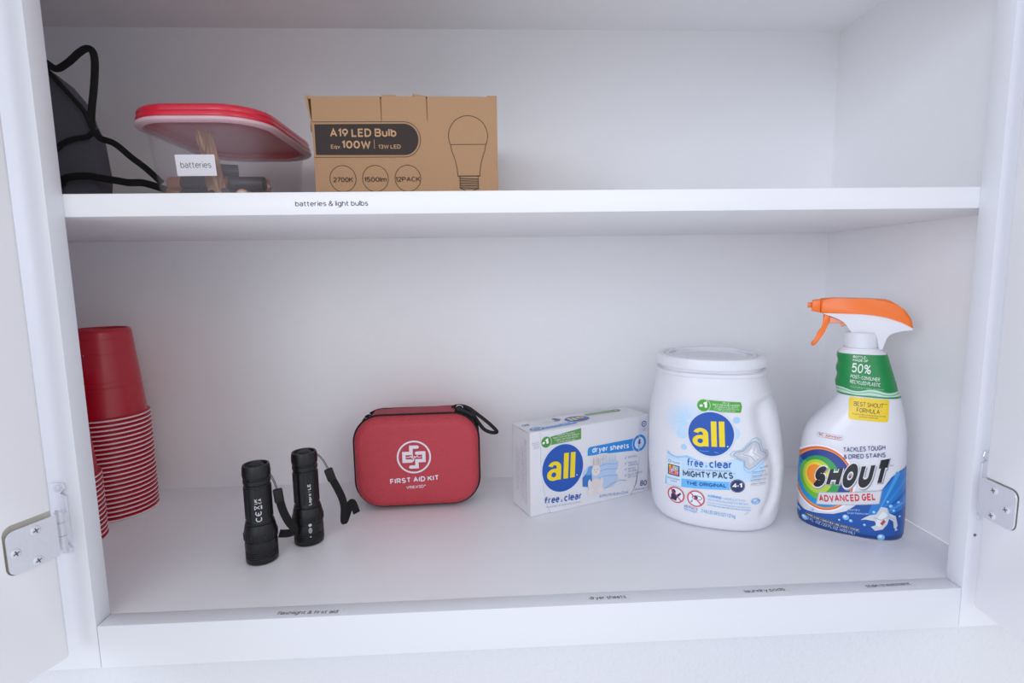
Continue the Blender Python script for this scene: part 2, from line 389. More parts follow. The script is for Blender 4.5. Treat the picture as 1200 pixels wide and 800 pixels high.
JUG = smooth_prof([(0,-57,66,48),(2,-62,70,52),(7,-67,73.5,56),(18,-71,76.5,59.5),(46,-74,79,62),(74,-76.5,80,63),(105,-76.5,76.5,62.5),(137,-75,71,61.5),
    (155,-72,65,60.5),(168,-69.5,60.5,59.5),(178,-67.5,57,58.5),(181,-66,55.5,57.5),(182,-68,57.5,59.5),(185.5,-68,57.5,59.5),(186.5,-63,52,54.5),(190,-63,52,54.5)], 2.0)
NS, NJ = 2.7, 2.35
def front_y(prof, n, u, z):
    xl, xr, b = interp(prof, z, 1), interp(prof, z, 2), interp(prof, z, 3)
    c, a = (xl+xr)/2, (xr-xl)/2
    q = min(abs(u-c)/a, .995)
    return -b*(1-q**n)**(1/n)

# ================================================================ THE CABINET
T = .0188; OW = .7919; XR = .849; XL = -.335; D = .32
ZSB, ZST, ZC, RAIL = .3534, .3725, .6299, .04
ZTOP = .575
wall = bmesh.new()
# room wall around the cabinet, face 4 mm behind the frame; the opening is left out
for (x0, x1, z0, z1) in ((-1.6, 2.2, -.9, -RAIL), (-1.6, XL-.03, -RAIL, ZTOP+.07), (XR+.03, 2.2, -RAIL, ZTOP+.07), (-1.6, 2.2, ZTOP+.07, 1.5)):
    box_into(wall, x0, x1, .006, .10, z0, z1)
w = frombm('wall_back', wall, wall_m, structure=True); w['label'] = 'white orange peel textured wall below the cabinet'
cab = thing('cabinet', 'white painted built-in cabinet with two open doors and one shelf', 'cabinet', (0, 0, 0))
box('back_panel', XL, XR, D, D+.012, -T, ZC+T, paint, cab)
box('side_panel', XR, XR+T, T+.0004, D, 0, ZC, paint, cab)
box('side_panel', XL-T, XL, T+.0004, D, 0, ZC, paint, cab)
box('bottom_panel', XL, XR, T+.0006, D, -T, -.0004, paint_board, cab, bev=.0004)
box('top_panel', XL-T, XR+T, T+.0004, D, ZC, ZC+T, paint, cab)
box('shelf', XL+.0005, XR-.0005, T, D-.0005, ZSB, ZST, paint_board, cab, bev=.0012, smooth=30)
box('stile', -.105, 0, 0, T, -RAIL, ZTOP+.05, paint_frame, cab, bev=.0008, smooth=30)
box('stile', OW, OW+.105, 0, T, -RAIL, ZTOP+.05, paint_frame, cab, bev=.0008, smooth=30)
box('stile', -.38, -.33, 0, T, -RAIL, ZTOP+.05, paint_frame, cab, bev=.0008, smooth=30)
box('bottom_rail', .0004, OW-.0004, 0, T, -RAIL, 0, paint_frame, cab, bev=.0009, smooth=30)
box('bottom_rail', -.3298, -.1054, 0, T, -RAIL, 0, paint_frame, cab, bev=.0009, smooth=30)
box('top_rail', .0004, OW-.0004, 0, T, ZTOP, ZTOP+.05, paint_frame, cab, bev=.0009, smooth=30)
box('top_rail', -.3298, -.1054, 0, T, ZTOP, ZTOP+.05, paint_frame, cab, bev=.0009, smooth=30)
box('closed_door', -.34, -.097, -.020, -.0008, -.013, ZTOP+.01, paint_door, cab, bev=.003, smooth=30)
def door(ox, oy, ang, side, width, pocket, z0):
    """local x runs from the hinge edge outwards along the inner face; the inner face is y=0, body on +y*side"""
    bm = bmesh.new()
    y0, y1 = (0, .019) if side > 0 else (-.019, 0)
    box_into(bm, 0, width, y0, y1, z0, ZTOP+.012, .0035, 3)
    o = frombm('door', bm, [paint_door, mortise_m], cab, 30)
    cb = bmesh.new(); px0, px1, pz0, pz1, dep = pocket
    poly = rrect(px0, px1, pz0, pz1, (.007, 0, 0, .007) if True else 0)
    slab_into(cb, poly, -dep if side > 0 else -dep, dep)
    for q in cb.faces: q.material_index = 1
    c = frombm('cut', cb, [paint_door, mortise_m])
    md = o.modifiers.new('cut', 'BOOLEAN'); md.object = c; md.operation = 'DIFFERENCE'; md.solver = 'EXACT'
    dg = bpy.context.evaluated_depsgraph_get(); dg.update()
    me = bpy.data.meshes.new_from_object(o.evaluated_get(dg)); o.modifiers.clear(); old = o.data; o.data = me
    bpy.data.meshes.remove(old); bpy.data.objects.remove(c)
    for p in me.polygons: p.use_smooth = True
    me.set_sharp_from_angle(angle=R(30))
    o.location = (ox, oy, 0); o.rotation_euler = (0, 0, ang)
    return o
# left door swung open past square, right door just past square
aL = math.atan2(-.026, -.0095); aR = math.atan2(-.0431, -.0040)
dL = door(-.0077, -.0200, aL, -1, .38, (-.001, .0358, .0770, .1170, .0030), -.0135)
dR = door(.7930, -.0100, aR, 1, .38, (-.001, .0362, .0775, .1142, .0022), -.0121)
def screw_into(bm, M, rr=.0036, mi=0, ms=1):
    lathe_into(bm, [(rr, 0), (rr, .0006), (rr*.75, .0012)], 20, mi=mi, M=M, close_bottom=False)
    for a in (0, 90):
        box_into(bm, -rr*.6, rr*.6, -rr*.14, rr*.14, .00115, .00128, mi=ms, M=M @ Matrix.Rotation(R(a+20), 4, 'Z'))
def hinge(ox, oy, ang, sgn, screws, plate, frame_x, fz, label):
    """leaf let into the door's inner face, knuckle at the edge, wing on the stile"""
    h = bpy.data.objects.new('hinge', None); COL.objects.link(h); h.parent = cab; h['label'] = label; h.empty_display_size = .01
    A = Matrix.Translation((ox, oy, 0)) @ Matrix.Rotation(ang, 4, 'Z')
    px0, px1, pz0, pz1 = plate
    bm = bmesh.new()
    ys = sorted((sgn*.0020, sgn*.0006))
    slab_into(bm, rrect(px0, px1, pz0, pz1, (.006, .0005, .0005, .006)), ys[0], ys[1], .0003, 1)
    for v in bm.verts: v.co = A @ v.co
    frombm('door_leaf', bm, hinge_m, h, 30)
    N = Matrix.Rotation(R(90 if sgn < 0 else -90), 4, 'X')
    for (sx, sz) in screws:
        b2 = bmesh.new(); screw_into(b2, A @ Matrix.Translation((sx, sgn*.0020, sz)) @ N)
        frombm('screw', b2, [hinge_m, slot_m], h, 30)
    # knuckle
    k = bmesh.new()
    d = 1 if frame_x > .4 else -1
    x0 = frame_x
    zm = (pz0+pz1)/2
    for (a, b) in ((pz0+.002, zm-.006), (zm-.0055, zm+.0055), (zm+.006, pz1-.002)):
        lathe_into(k, [(.0033, a), (.0033, b)], 20, c=(x0, -.0085))
    lathe_into(k, [(.0024, pz0), (.0024, pz1)], 16, c=(x0, -.0085))
    frombm('knuckle', k, hinge_m, h, 30)
    wbm = bmesh.new()
    x1 = x0-d*.002; x2 = x0+d*.011
    # wing against the stile with two ears
    poly = [(x1, fz[0]+.007), (x1, fz[1]-.007), (x0+d*.003, fz[1]-.005), (x0-d*.002, fz[1]-.001), (x0-d*.0005, fz[1]+.004), (x2-d*.002, fz[1]+.004), (x2, fz[1]), (x2, fz[0]), (x2-d*.002, fz[0]-.004), (x0-d*.0005, fz[0]-.004), (x0-d*.002, fz[0]+.001), (x0+d*.003, fz[0]+.005)]
    slab_into(wbm, poly, -.0022, -.0002, .0004, 1)
    box_into(wbm, min(x0-.002, x0+.002), max(x0-.002, x0+.002), -.0085, -.001, zm-.0125, zm+.0125, .0008)
    frombm('frame_wing', wbm, hinge_m, h, 30)
    for z in fz:
        b2 = bmesh.new(); M = Matrix.Translation((x0+d*.0045, -.0022, z)) @ Matrix.Rotation(R(90), 4, 'X')
        lathe_into(b2, [(.0031, 0), (.0031, .0012), (.0024, .0022), (.0009, .0024)], 20, M=M, close_bottom=False)
        frombm('screw', b2, hinge_m, h, 30)
hinge(-.0077, -.0200, aL, 1, [(.0150, .1065), (.0295, .0948), (.0157, .0820)], (-.0005, .0345, .0775, .1125), -.0125, (.0735, .1282), 'white painted hinge on the left door')
hinge(.7930, -.0100, aR, -1, [(.0140, .1060), (.0275, .0945), (.0140, .0830)], (-.0005, .0355, .078, .1130), .8000, (.072, .1300), 'white painted hinge on the right door')
bm = bmesh.new(); lathe_into(bm, [(.0014, 0), (.0014, .0004), (.0008, .0004)], 14, M=Matrix.Translation((.7990, -.0001, .0526)) @ Matrix.Rotation(R(90), 4, 'X'))
frombm('hole_spot', bm, slot_m, cab, 30)  # dark disc painted in for the shade of a small hole
# clear label strips stuck on the cabinet
tape = clear_mat('clear_label_tape', '#ffffff', .9, .2)
def strip(s, a, b, base, kind, w=.012):
    p = Print(); L = math.dist(a, b)*1000
    p.text(s, (0, 0), (L, 0), 4.8 if kind == 'top' else 4.3, '#3a3d48', 1, bold=.0)
    ax = Vector((b[0]-a[0], b[1]-a[1], b[2]-a[2])).normalized()
    up, nn = (Vector((0, 1, 0)), Vector((0, 0, 1))) if kind == 'top' else (Vector((0, 0, 1)), Vector((0, -1, 0)))
    up = nn.cross(ax)
    A = Vector(a)
    o = p.build('label_strip', cab, lambda u_, v_, h: A+ax*u_*.001+up*v_*.001+nn*h, ink_matte, label='clear label strip reading '+s)
    bmx = bmesh.new()
    vs = [bmx.verts.new(A+ax*x+up*y+nn*.00005) for x, y in ((-.004, -.0022), (L/1000+.004, -.0022), (L/1000+.004, .0062), (-.004, .0062))]
    bmx.faces.new(vs)
    t = frombm('tape', bmx, tape, o)
strip('batteries & light bulbs', (.1884, T, .3606), (.2492, T, .3606), 0, 'front')
strip('flashlight & first aid', (.1535, .0052, 0), (.2075, .0038, 0), 0, 'top')
strip('dryer sheets', (.4380, .0072, 0), (.4724, .0074, 0), 0, 'top')
strip('laundry pods', (.5860, .0072, 0), (.6250, .0082, 0), 0, 'top')
strip('stain treatment', (.7040, .0070, 0), (.7485, .0082, 0), 0, 'top')

# ================================================================ RED CUPS, upside down
def make_cup():
    t = thing('plastic_cup', '', 'cup', group='')
    bm = bmesh.new()
    H = .113; Rr, Rb = .0432, .0345
    pr = []
    def rad(z): return Rr+(Rb-Rr)*(z/H)
    pr += [(Rr+.0024, .0020), (Rr+.0029, .0029), (Rr+.0025, .0037), (Rr+.0012, .0041), (rad(.0045), .0045)]
    for z in [.02, .0395, .040, .0408, .0413, .0465, .047, .0478, .0483, .0560, .0820, .0825, .0833, .0838, .1000, .1005, .1013, .1018, .1065, H-.004, H-.0012]:
        q = rad(z)-(.00045 if z in (.040, .0408, .047, .0478, .0825, .0833, .1005, .1013) else 0)
        if z > .0810: q -= .0004
        if z > H-.0014: q -= .0010
        pr.append((q, z))
    pr += [(Rb-.0022, H), (Rb-.0036, H), (Rb-.0046, H-.0026), (.0001, H-.0030)]
    lathe_into(bm, pr, 56, close_bottom=False)
    frombm('wall', bm, redcup, t, 35)
    bm = bmesh.new()
    lathe_into(bm, [(Rr-.0008, .0026), (Rr-.0003, .0004), (Rr+.0008, 0), (Rr+.0020, .0003), (Rr+.0030, .0012), (Rr+.0031, .0021), (Rr+.0022, .0026)], 56, close_bottom=False, close_top=False)
    lathe_into(bm, [(Rr-.0008, .0026), (rad(.107)-.0009, .107), (.0001, .1072)], 40, close_bottom=False)
    frombm('rim', bm, cuprim, t, 60, label='white lining and rim')
    return t
ORD = ['first', 'second', 'third', 'fourth', 'fifth', 'sixth', 'seventh', 'eighth', 'ninth', 'tenth', 'eleventh', 'twelfth', 'thirteenth', 'fourteenth', 'fifteenth', 'sixteenth', 'seventeenth', 'eighteenth', 'nineteenth', 'twentieth', 'twenty-first', 'twenty-second', 'twenty-third']
proto = make_cup(); first = True
def dup(root):
    rt = root.copy(); COL.objects.link(rt)
    for ch in root.children:
        c = ch.copy(); COL.objects.link(c); c.parent = rt
    return rt
for (cx, cy, n, lab, grp) in ((-.1450, .2516, 23, 'tall', 'red cups nested in the tall stack'), (-.1500, .1580, 14, 'short', 'red cups nested in the short stack')):
    for k in range(n):
        o = proto if first else dup(proto); first = False
        o.location = (cx+random.uniform(-.0003, .0003), cy, k*.0058+.0001); o.rotation_euler.z = random.uniform(0, 6)
        o['group'] = grp
        if k == n-1: o['label'] = ('topmost upside-down red plastic cup, its whole side showing, on the tall stack' if lab == 'tall' else 'topmost red plastic cup of the short stack, mostly hidden by the frame')
        elif k == 0: o['label'] = 'lowest red plastic cup of the %s stack, white rim resting on the cabinet bottom' % lab
        else: o['label'] = 'upside-down red plastic cup, %s white rim up from the bottom of the %s stack' % (ORD[k], lab)

# ================================================================ FLASHLIGHTS, standing head down
def flashlight(x, y, rot, label, seed):
    t = thing('flashlight', label, 'flashlight', (x, y, 0), rot)
    bm = bmesh.new()
    pr = [(.0148, 0), (.0160, .0006), (.0163, .003)]
    for i in range(4):     # shallow ring grooves round the head
        z = .006+i*.0022; pr += [(.0163, z), (.0157, z+.0005), (.0157, z+.0012), (.0163, z+.0017)]
    pr += [(.0164, .020), (.0160, .024), (.0155, .0245), (.0155, .0255), (.0163, .026), (.0166, .031), (.0160, .036), (.0150, .041), (.0146, .0425)]
    lathe_into(bm, pr, 64, close_top=True)
    frombm('head', bm, blk, t, 35)
    bm = bmesh.new()
    for k in range(24):   # little grip flutes on the shoulder
        a = 2*math.pi*k/24
        M = Matrix.Rotation(a, 4, 'Z') @ Matrix.Translation((.01625, 0, .0295))
        box_into(bm, -.0004, .0008, -.0009, .0009, -.0035, .0035, .0003, 1, M=M)
    frombm('grip_flutes', bm, blk, t, 35); 
    bm = bmesh.new()
    lathe_into(bm, [(.0140, .0423), (.0142, .0430), (.0142, .0445), (.0134, .0452), (.0131, .0462), (.0131, .085), (.0124, .0856), (.0124, .0870)], 48)
    for k in range(10):
        a = 2*math.pi*k/10
        M = Matrix.Rotation(a, 4, 'Z') @ Matrix.Translation((.0130, 0, .0655))
        box_into(bm, -.0003, .0007, -.0026, .0026, -.0175, .0175, .0003, 1, M=M)
    frombm('barrel', bm, blk, t, 35)
    bm = bmesh.new()
    lathe_into(bm, [(.0126, .0868), (.0137, .0874), (.0137, .0905), (.0128, .0912), (.0128, .0925), (.0138, .0935), (.0142, .0975), (.0137, .1040), (.0130, .1062), (.0114, .1064), (.0110, .1045), (.0104, .1035)], 48)
    frombm('tail_cap', bm, blk, t, 35)
    bm = bmesh.new(); lathe_into(bm, [(.0086, .1030), (.0086, .1046), (.0074, .1056), (.003, .1060)], 32)
    frombm('switch_button', bm, blk2, t, 40)
    return t
def flprint(t, items, rad=.0140):
    p = Print()
    for it in items: it(p)
    # u up the barrel (z), v across the barrel
    p.build('printed_marks', t, lambda u_, v_, h: Vector(((rad+h)*math.sin(-v_/14.0), -(rad+h)*math.cos(v_/14.0), u_*.001)), ink, grid=1.5, label='white printed marks')
def lanyard(t, pts_cord, pts_strap, clip_at, clip_dir):
    # lanyard coordinates are local to the flashlight
    bm = bmesh.new()
    for d in (-.0006, .0006):
        sweep_into(bm, [(x+d, y, z+d*.3) for x, y, z in pts_cord], .0007, .0007, seg=6)
    frombm('cord', bm, strap_m, t, 60)
    c = Vector(clip_at); d = Vector(clip_dir).normalized()
    fy = Vector((0, 1, 0)); fy = (fy-d*fy.dot(d)).normalized(); fx = fy.cross(d)
    q = Matrix((fx, fy, d)).transposed().to_4x4()
    bm = bmesh.new(); box_into(bm, -.0048, .0048, -.0024, .0024, -.0078, .0078, .0018, 3, M=Matrix.Translation(c) @ q)
    frombm('slider', bm, blk2, t, 40)
    bm = bmesh.new(); sweep_into(bm, pts_strap, .0088, .0018, nrm=(.2, -.97, .1), m=4)
    frombm('wrist_strap', bm, lens_m, t, 50)
fa = flashlight(.1004, .1070, 23, 'black flashlight standing head down at front left, CE mark on its barrel', 1)
def ce(p):
    c = '#d9dade'
    p.ring(50.5, .6, 3.0, .9, c, 1, a0=50, a1=310, n=20)
    p.ring(57.0, .6, 3.0, .9, c, 1, a0=50, a1=310, n=20); p.line([(54.6, .6), (57.4, .6)], .8, c, 1.4)
    p.text('UK', (67.0, .9), (72.6, .9), 3.1, c, 1, .03); p.text('CA', (67.0, -3.0), (72.6, -3.0), 3.1, c, 1, .03)
    p.line([(61.6, 3.4), (64.8, -.8)], .6, c, 1); p.line([(61.6, -.8), (64.8, 3.4)], .6, c, 1); p.line([(61.2, 3.9), (65.2, 3.9)], .6, c, 1)
    p.poly(rrect(61.2, 65.2, -3.2, -2.0, .1), c, 1)
flprint(fa, [ce])
lanyard(fa, [(.0128, -.003, .0945), (.0165, -.004, .0850), (.0185, -.005, .0765), (.0190, -.005, .0735)], [(.0205, -.005, .0640), (.0235, -.005, .050), (.0282, -.004, .037), (.0325, -.002, .0290), (.0335, .0015, .0235), (.029, .004, .0205), (.0215, .004, .0215), (.0180, .004, .0225)], (.0198, -.005, .0690), (.10, 0, -1))
fb = flashlight(.1384, .1442, 19, 'black flashlight standing head down beside the first aid kit, strap hanging to the right', 2)
def lp(p):
    c = '#d9dade'
    p.text('Lepro', (47.5, -4.8), (60.8, -4.8), 3.4, c, 1, .03); p.line([(63.2, -4.0), (63.2, -1.8)], .35, c, 1); p.text('LE', (65.4, -4.8), (71.6, -4.8), 3.4, c, 1, .03)
flprint(fb, [lp])
p = Print(); c = '#c9cad0'
p.disc(25.5, -1.5, 1.7, c, 1, n=20); p.ring(19.2, -1.5, 3.2, .6, c, 1, ry=1.7, n=20); p.line([(16.8, -1.5), (21.6, -1.5)], .7, c, 1); p.disc(11.8, -1.5, .8, c, 1, n=12)
p.build('printed_marks', fb, lambda u_, v_, h: Vector(((.0170+h)*math.sin(-v_/16), -(.0170+h)*math.cos(v_/16), u_*.001)), ink, grid=1.5, label='white symbols on the head')
lanyard(fb, [(.0080, -.006, .1055), (.0135, -.006, .1030), (.0200, -.005, .0940), (.0245, -.004, .0830), (.0250, -.004, .0800)], [(.0285, -.003, .0700), (.0335, -.002, .058), (.0378, -.001, .046), (.0400, 0, .034), (.0392, .002, .0180), (.0398, .004, .0140), (.0425, .006, .0190), (.0470, .009, .0300), (.0492, .010, .0330), (.0515, .010, .0300), (.0545, .010, .0190)], (.0265, -.003, .0755), (.28, 0, -1))

# ================================================================ FIRST AID KIT
t = thing('first_aid_kit', 'red hard-shell first aid kit with white cross emblem, black zip edge', 'first aid kit', (.25, .226, 0), 2)
CX, CZ = 4.5, 64.0; HW, HH, RR_ = 80.5, 61.0, 35.0
def kring(ins, n=8):
    rr = max(RR_-ins, 3)
    return rrect(CX-HW+ins, CX+HW-ins, CZ-HH+ins, CZ+HH-ins, rr, n)
def loops(bm, layers, cap=True, mi=0):
    prev = None
    for ins, y in layers:
        ring = [bm.verts.new((a*.001, y*.001, b*.001)) for a, b in kring(ins)]
        if prev:
            for i in range(len(ring)):
                bm.faces.new((prev[i], prev[(i+1) % len(ring)], ring[(i+1) % len(ring)], ring[i])).material_index = mi
        prev = ring
    if cap: bm.faces.new(prev)
bm = bmesh.new(); loops(bm, [(1.2, -.5), (1.5, -3), (2.6, -6.5), (5, -10), (9, -12.6), (14, -13.8), (20, -14.3), (30, -14.6), (30.01, -14.6)])
frombm('front_shell', bm, kitred, t, 60)
bm = bmesh.new(); loops(bm, [(1.2, 34), (1.5, 37), (3, 41), (6, 44.5), (11, 46.8), (18, 47.8), (30, 48.2)])
frombm('back_shell', bm, kitred, t, 60)
bm = bmesh.new(); loops(bm, [(6, .5), (2.8, .8), (2.2, 2), (2.2, 15.5), (3.2, 16.5), (2.2, 17.5), (2.2, 32), (3, 34), (6, 34.2)], cap=False)
frombm('zip_tape', bm, lens_m, t, 50)
bm = bmesh.new(); pts = [(a*.001, 0, b*.001) for a, b in kring(.4, 10)]; pts.append(pts[0])
sweep_into(bm, pts, .0024, .0024, nrm=(0, 1, 0), m=1)
frombm('front_piping', bm, strap_m, t, 60)
bm = bmesh.new(); pts = [(a*.001, .0345, b*.001) for a, b in kring(.6, 10)]; pts.append(pts[0])
sweep_into(bm, pts, .0022, .0022, nrm=(0, 1, 0), m=1)
frombm('back_piping', bm, strap_m, t, 60)
bm = bmesh.new()
top = [(-52, 122.0), (-46, 123.4), (-25, 124.0), (20, 124.6), (45, 125.6), (54, 125.2)]
rows = [(.8, 0), (1.2, 1.2), (16, 1.8), (32.5, 1.2), (33, 0)]
g = [[bm.verts.new((a*.001, y*.001, (b+dz)*.001)) for a, b in top] for y, dz in rows]
for q1, q2 in zip(g, g[1:]):
    for i in range(len(top)-1): bm.faces.new((q1[i], q1[i+1], q2[i+1], q2[i]))
frombm('spine_panel', bm, kitred2, t, 40)
bm = bmesh.new()
sweep_into(bm, [(.050, .016, .1275), (.060, .014, .1300), (.072, .010, .1275), (.084, .007, .1190), (.097, .005, .1085), (.1065, .004, .0990), (.1080, .004, .0950), (.1010, .006, .0945), (.0920, .008, .0985), (.0850, .010, .1070), (.0790, .012, .1160)], .0048, .0026, nrm=(.1, -1, .3))
frombm('carry_loop', bm, strap_m, t, 50)
bm = bmesh.new()
box_into(bm, .054, .082, .006, .022, .1180, .1262, .002, 2, M=Matrix.Translation((.068, 0, .122)) @ Matrix.Rotation(R(24), 4, 'Y') @ Matrix.Translation((-.068, 0, -.122)))
frombm('strap_anchor', bm, blk2, t, 40)
for (x, z, rot, nm) in ((-.058, .1215, 30, 'zip_pull'), (.0605, .1292, -8, 'zip_pull')):
    bm = bmesh.new(); pts = [(.0042*math.cos(a), 0, .0026*math.sin(a)) for a in [2*math.pi*i/14 for i in range(15)]]
    Mx = Matrix.Translation((x, .009, z)) @ Matrix.Rotation(R(-rot), 4, 'Y')
    sweep_into(bm, [Mx @ Vector(q) for q in pts], .0012, .0012, nrm=(0, 1, 0), m=1, seg=6)
    frombm(nm, bm, metal_m, t, 60)
p = Print(); W_ = '#e9e3ee'
ex, ez = 1.5, 72.5
p.ring(ex, ez, 21.5, 2.2, W_, 1, n=56)
def bar(pts, w=4.3):
    V, F = stroke_mesh(pts, w); p.tri(V, F, W_, 1)
    for a in (pts[0], pts[-1]): p.disc(a[0], a[1], w/2, W_, 1.5, n=14)
bar([(ex+4.5, ez+13.0), (ex-3.5, ez+13.0), (ex-3.5, ez+5.0), (ex-12.5, ez+5.0), (ex-12.5, ez-5.0), (ex-3.5, ez-5.0)])
bar([(ex-4.5, ez-13.0), (ex+3.5, ez-13.0), (ex+3.5, ez-5.0), (ex+12.5, ez-5.0), (ex+12.5, ez+5.0), (ex+3.5, ez+5.0)])
p.line([(ex-9.5, ez), (ex-5.5, ez), (ex-4, ez+1.6), (ex-2.8, ez-1.2), (ex-1.8, ez+3.6), (ex-.8, ez-5.4), (ex+.6, ez+1.2), (ex+2.0, ez-.8), (ex+4.2, ez+1.9), (ex+5.4, ez-.6), (ex+9.2, ez)], .9, W_, 2)
p.text('FIRST AID KIT', (-29.5, 38.0), (31.5, 40.6), 7.0, W_, 1, .045)
p.text('VRIEXSD®', (-9.5, 30.5), (15.0, 31.6), 4.0, W_, 1, .02)
kl = [(1.2, -.5), (1.5, -3), (2.6, -6.5), (5, -10), (9, -12.6), (14, -13.8), (20, -14.3), (30, -14.6)]
def kity(u_, v_):
    # inset of the point inside the rounded outline
    dx = HW-abs(u_-CX); dz = HH-abs(v_-CZ)
    ins = min(dx, dz)
    if ins >= 30: return -14.6
    for a, b in zip(kl, kl[1:]):
        if ins <= b[0]: return a[1]+(b[1]-a[1])*(ins-a[0])/(b[0]-a[0])
    return -14.6
p.build('printed_emblem', t, lambda u_, v_, h: Vector((u_*.001, kity(u_, v_)*.001-h-.00012, v_*.001)), ink, grid=6, label='white cross emblem and lettering')

def logo_all(p, p0, p1, h, col, layer):
    """three heavy letters fitted between p0 and p1"""
    d = Vector((p1[0]-p0[0], p1[1]-p0[1])); n = Vector((-d.y, d.x)).normalized()*h
    def T(L): return [(p0[0]+d.x*x+n.x*y, p0[1]+d.y*x+n.y*y) for x, y in L]
    def band(cx, cy, ro, ri, a0, a1, m=22):
        o = [(cx+ro[0]*math.cos(R(a0+(a1-a0)*i/m)), cy+ro[1]*math.sin(R(a0+(a1-a0)*i/m))) for i in range(m+1)]
        q = [(cx+ri[0]*math.cos(R(a0+(a1-a0)*i/m)), cy+ri[1]*math.sin(R(a0+(a1-a0)*i/m))) for i in range(m+1)]
        V = T([v for pr in zip(o, q) for v in pr]); p.tri(V, [(2*i, 2*i+1, 2*i+3, 2*i+2) for i in range(m)], col, layer)
    band(.235, .215, (.235, .235), (.085, .095), 0, 360, 36)            # bowl
    band(.255, .475, (.235, .255), (.075, .115), 0, 158)                # shoulder
    p.poly(T([(.330, 0.0), (.330, .49), (.490, .49), (.490, 0.0)]), col, layer)
    p.poly(T([(.20, .452), (.20, .36), (.40, .36), (.40, .452)]), col, layer+.3)
    p.poly(T([(.575, 0), (.575, 1), (.745, 1), (.745, 0)]), col, layer); p.poly(T([(.815, 0), (.815, 1), (.985, 1), (.985, 0)]), col, layer)

# ================================================================ DRYER SHEET CARTON
t = thing('dryer_sheet_box', 'white dryer sheets carton with round blue logo, torn front flap', 'box', (.3977, .1831, 0), 22.5)
BW, BH, BD = 182.0, 107.5, 50.0
mm = .001
box('carton_body', .0006, BW*mm-.0006, .0010, BD*mm, .0002, BH*mm-.0025, carton_in, t, .0005)
def fL(z): return 28.5-13.5*min(1, max(0, z/55))**.6 if z < 55 else 15.0-.6*(z-55)/53
def fR(z):
    tab = [(0, 152.3), (12, 160.6), (33, 164.6), (57, 165.9), (108, 167)]
    for a, b in zip(tab, tab[1:]):
        if z <= b[0]: return a[1]+(b[1]-a[1])*max(0, z-a[0])/(b[0]-a[0])
    return 167
zs = [i*BH/22 for i in range(23)]
bm = bmesh.new(); slab_into(bm, [(.0, .0)]+[((fL(z)-.25)*mm, z*mm) for z in zs]+[(0, BH*mm)], 0, .0010, .00015, 1)
frombm('front_panel', bm, carton, t, 30)
bm = bmesh.new(); slab_into(bm, [(fL(z)*mm, z*mm) for z in zs]+[(fR(z)*mm-.0002, z*mm) for z in reversed(zs)], -.0013, .0009, .0002, 1)
frombm('torn_flap', bm, carton, t, 30, label='front flap torn along its perforation')
def gap(z): return .7+2.2*math.exp(-((z-14)/16)**2)+.5*math.exp(-((z-38)/14)**2)
bm = bmesh.new(); slab_into(bm, [((fR(z)+gap(z))*mm, z*mm) for z in zs]+[(BW*mm, BH*mm), (BW*mm, 0)], 0, .0010, .00015, 1)
frombm('front_panel', bm, carton, t, 30)
bm = bmesh.new()
sd = [(1.0, .2), (BD, .2), (BD, BH-.4)]+[(y, BH-.4-1.3*math.sin(math.pi*y/BD)**1.2) for y in [BD*(1-i/12) for i in range(1, 12)]]+[(1.0, BH-.2)]
vs = [[bm.verts.new((x*mm, y*mm, z*mm)) for y, z in sd] for x in (0, .8)]
bm.faces.new(vs[0]); bm.faces.new(list(reversed(vs[1])))
for i in range(len(sd)): j = (i+1) % len(sd); bm.faces.new((vs[0][i], vs[0][j], vs[1][j], vs[1][i]))
frombm('side_panel', bm, carton, t)
box('side_panel', BW*mm-.0008, BW*mm, .001, BD*mm, .0002, BH*mm-.0004, carton, t)
box('back_panel', 0, BW*mm, BD*mm, BD*mm+.0008, 0, BH*mm, carton, t)
bm = bmesh.new()
nx = 12
def ztop(x, y):
    i = x/BW; return BH-.05-.8*math.sin(math.pi*min(1, y/BD))*(1-i)**3+.6*math.sin(math.pi*i)*math.sin(math.pi*min(1, y/BD))
for dz in (.55, 0):
    gt = [[bm.verts.new((BW*i/nx*mm, BD*k/8*mm, (ztop(BW*i/nx, BD*k/8)+dz)*mm)) for i in range(nx+1)] for k in range(9)]
    for q1, q2 in zip(gt, gt[1:]):
        for i in range(nx): bm.faces.new((q1[i], q1[i+1], q2[i+1], q2[i]) if dz else (q2[i], q2[i+1], q1[i+1], q1[i]))
    if dz: up_ = gt
edge = lambda g_: g_[0][:-1]+[r_[-1] for r_ in g_][:-1]+list(reversed(g_[-1]))[:-1]+[r_[0] for r_ in reversed(g_)][:-1]
ea, eb = edge(up_), edge(gt)
for i in range(len(ea)): j = (i+1) % len(ea); bm.faces.new((eb[i], eb[j], ea[j], ea[i]))
frombm('top_panel', bm, carton, t)
p = Print(); BLUE, YEL, GRN, SKY, NAVY = '#1b55b0', '#f6da1f', '#5f9b4c', '#2b8fdc', '#2c4a8c'
p.poly([(20, 91.0), (20, 98.5), (73, 104.5), (73, 90.0), (22, 88.5)], GRN, 1); p.disc(22, 93.6, 7.0, '#4f9440', 2); p.ring(22, 93.6, 7.6, .6, '#dfead9', 3)
p.text('#', (16.6, 91.0), (20.2, 91.4), 3.6, '#ffffff', 4, .03); p.text('1', (20.6, 90.2), (25.2, 90.7), 7.4, '#ffffff', 4, .06)
for i, (s_, a, b) in enumerate((('DERMATOLOGIST', 38, 64), ('RECOMMENDED', 32, 70), ('FABRIC SOFTENER BRAND', 34, 68), ('FOR SENSITIVE SKIN', 38, 64))):
    z = 99.7-i*3.0; p.text(s_, (a, z-.9+(a-52)*-.02), (b, z-.9+(b-52)*.03), 2.0, '#e4efdc', 4, .01)
p.disc(46.0, 56.2, 31.6, '#dfe4f0', 1, 32.8, 56); p.disc(46.0, 56.2, 30.0, BLUE, 2, 31.0, 56)
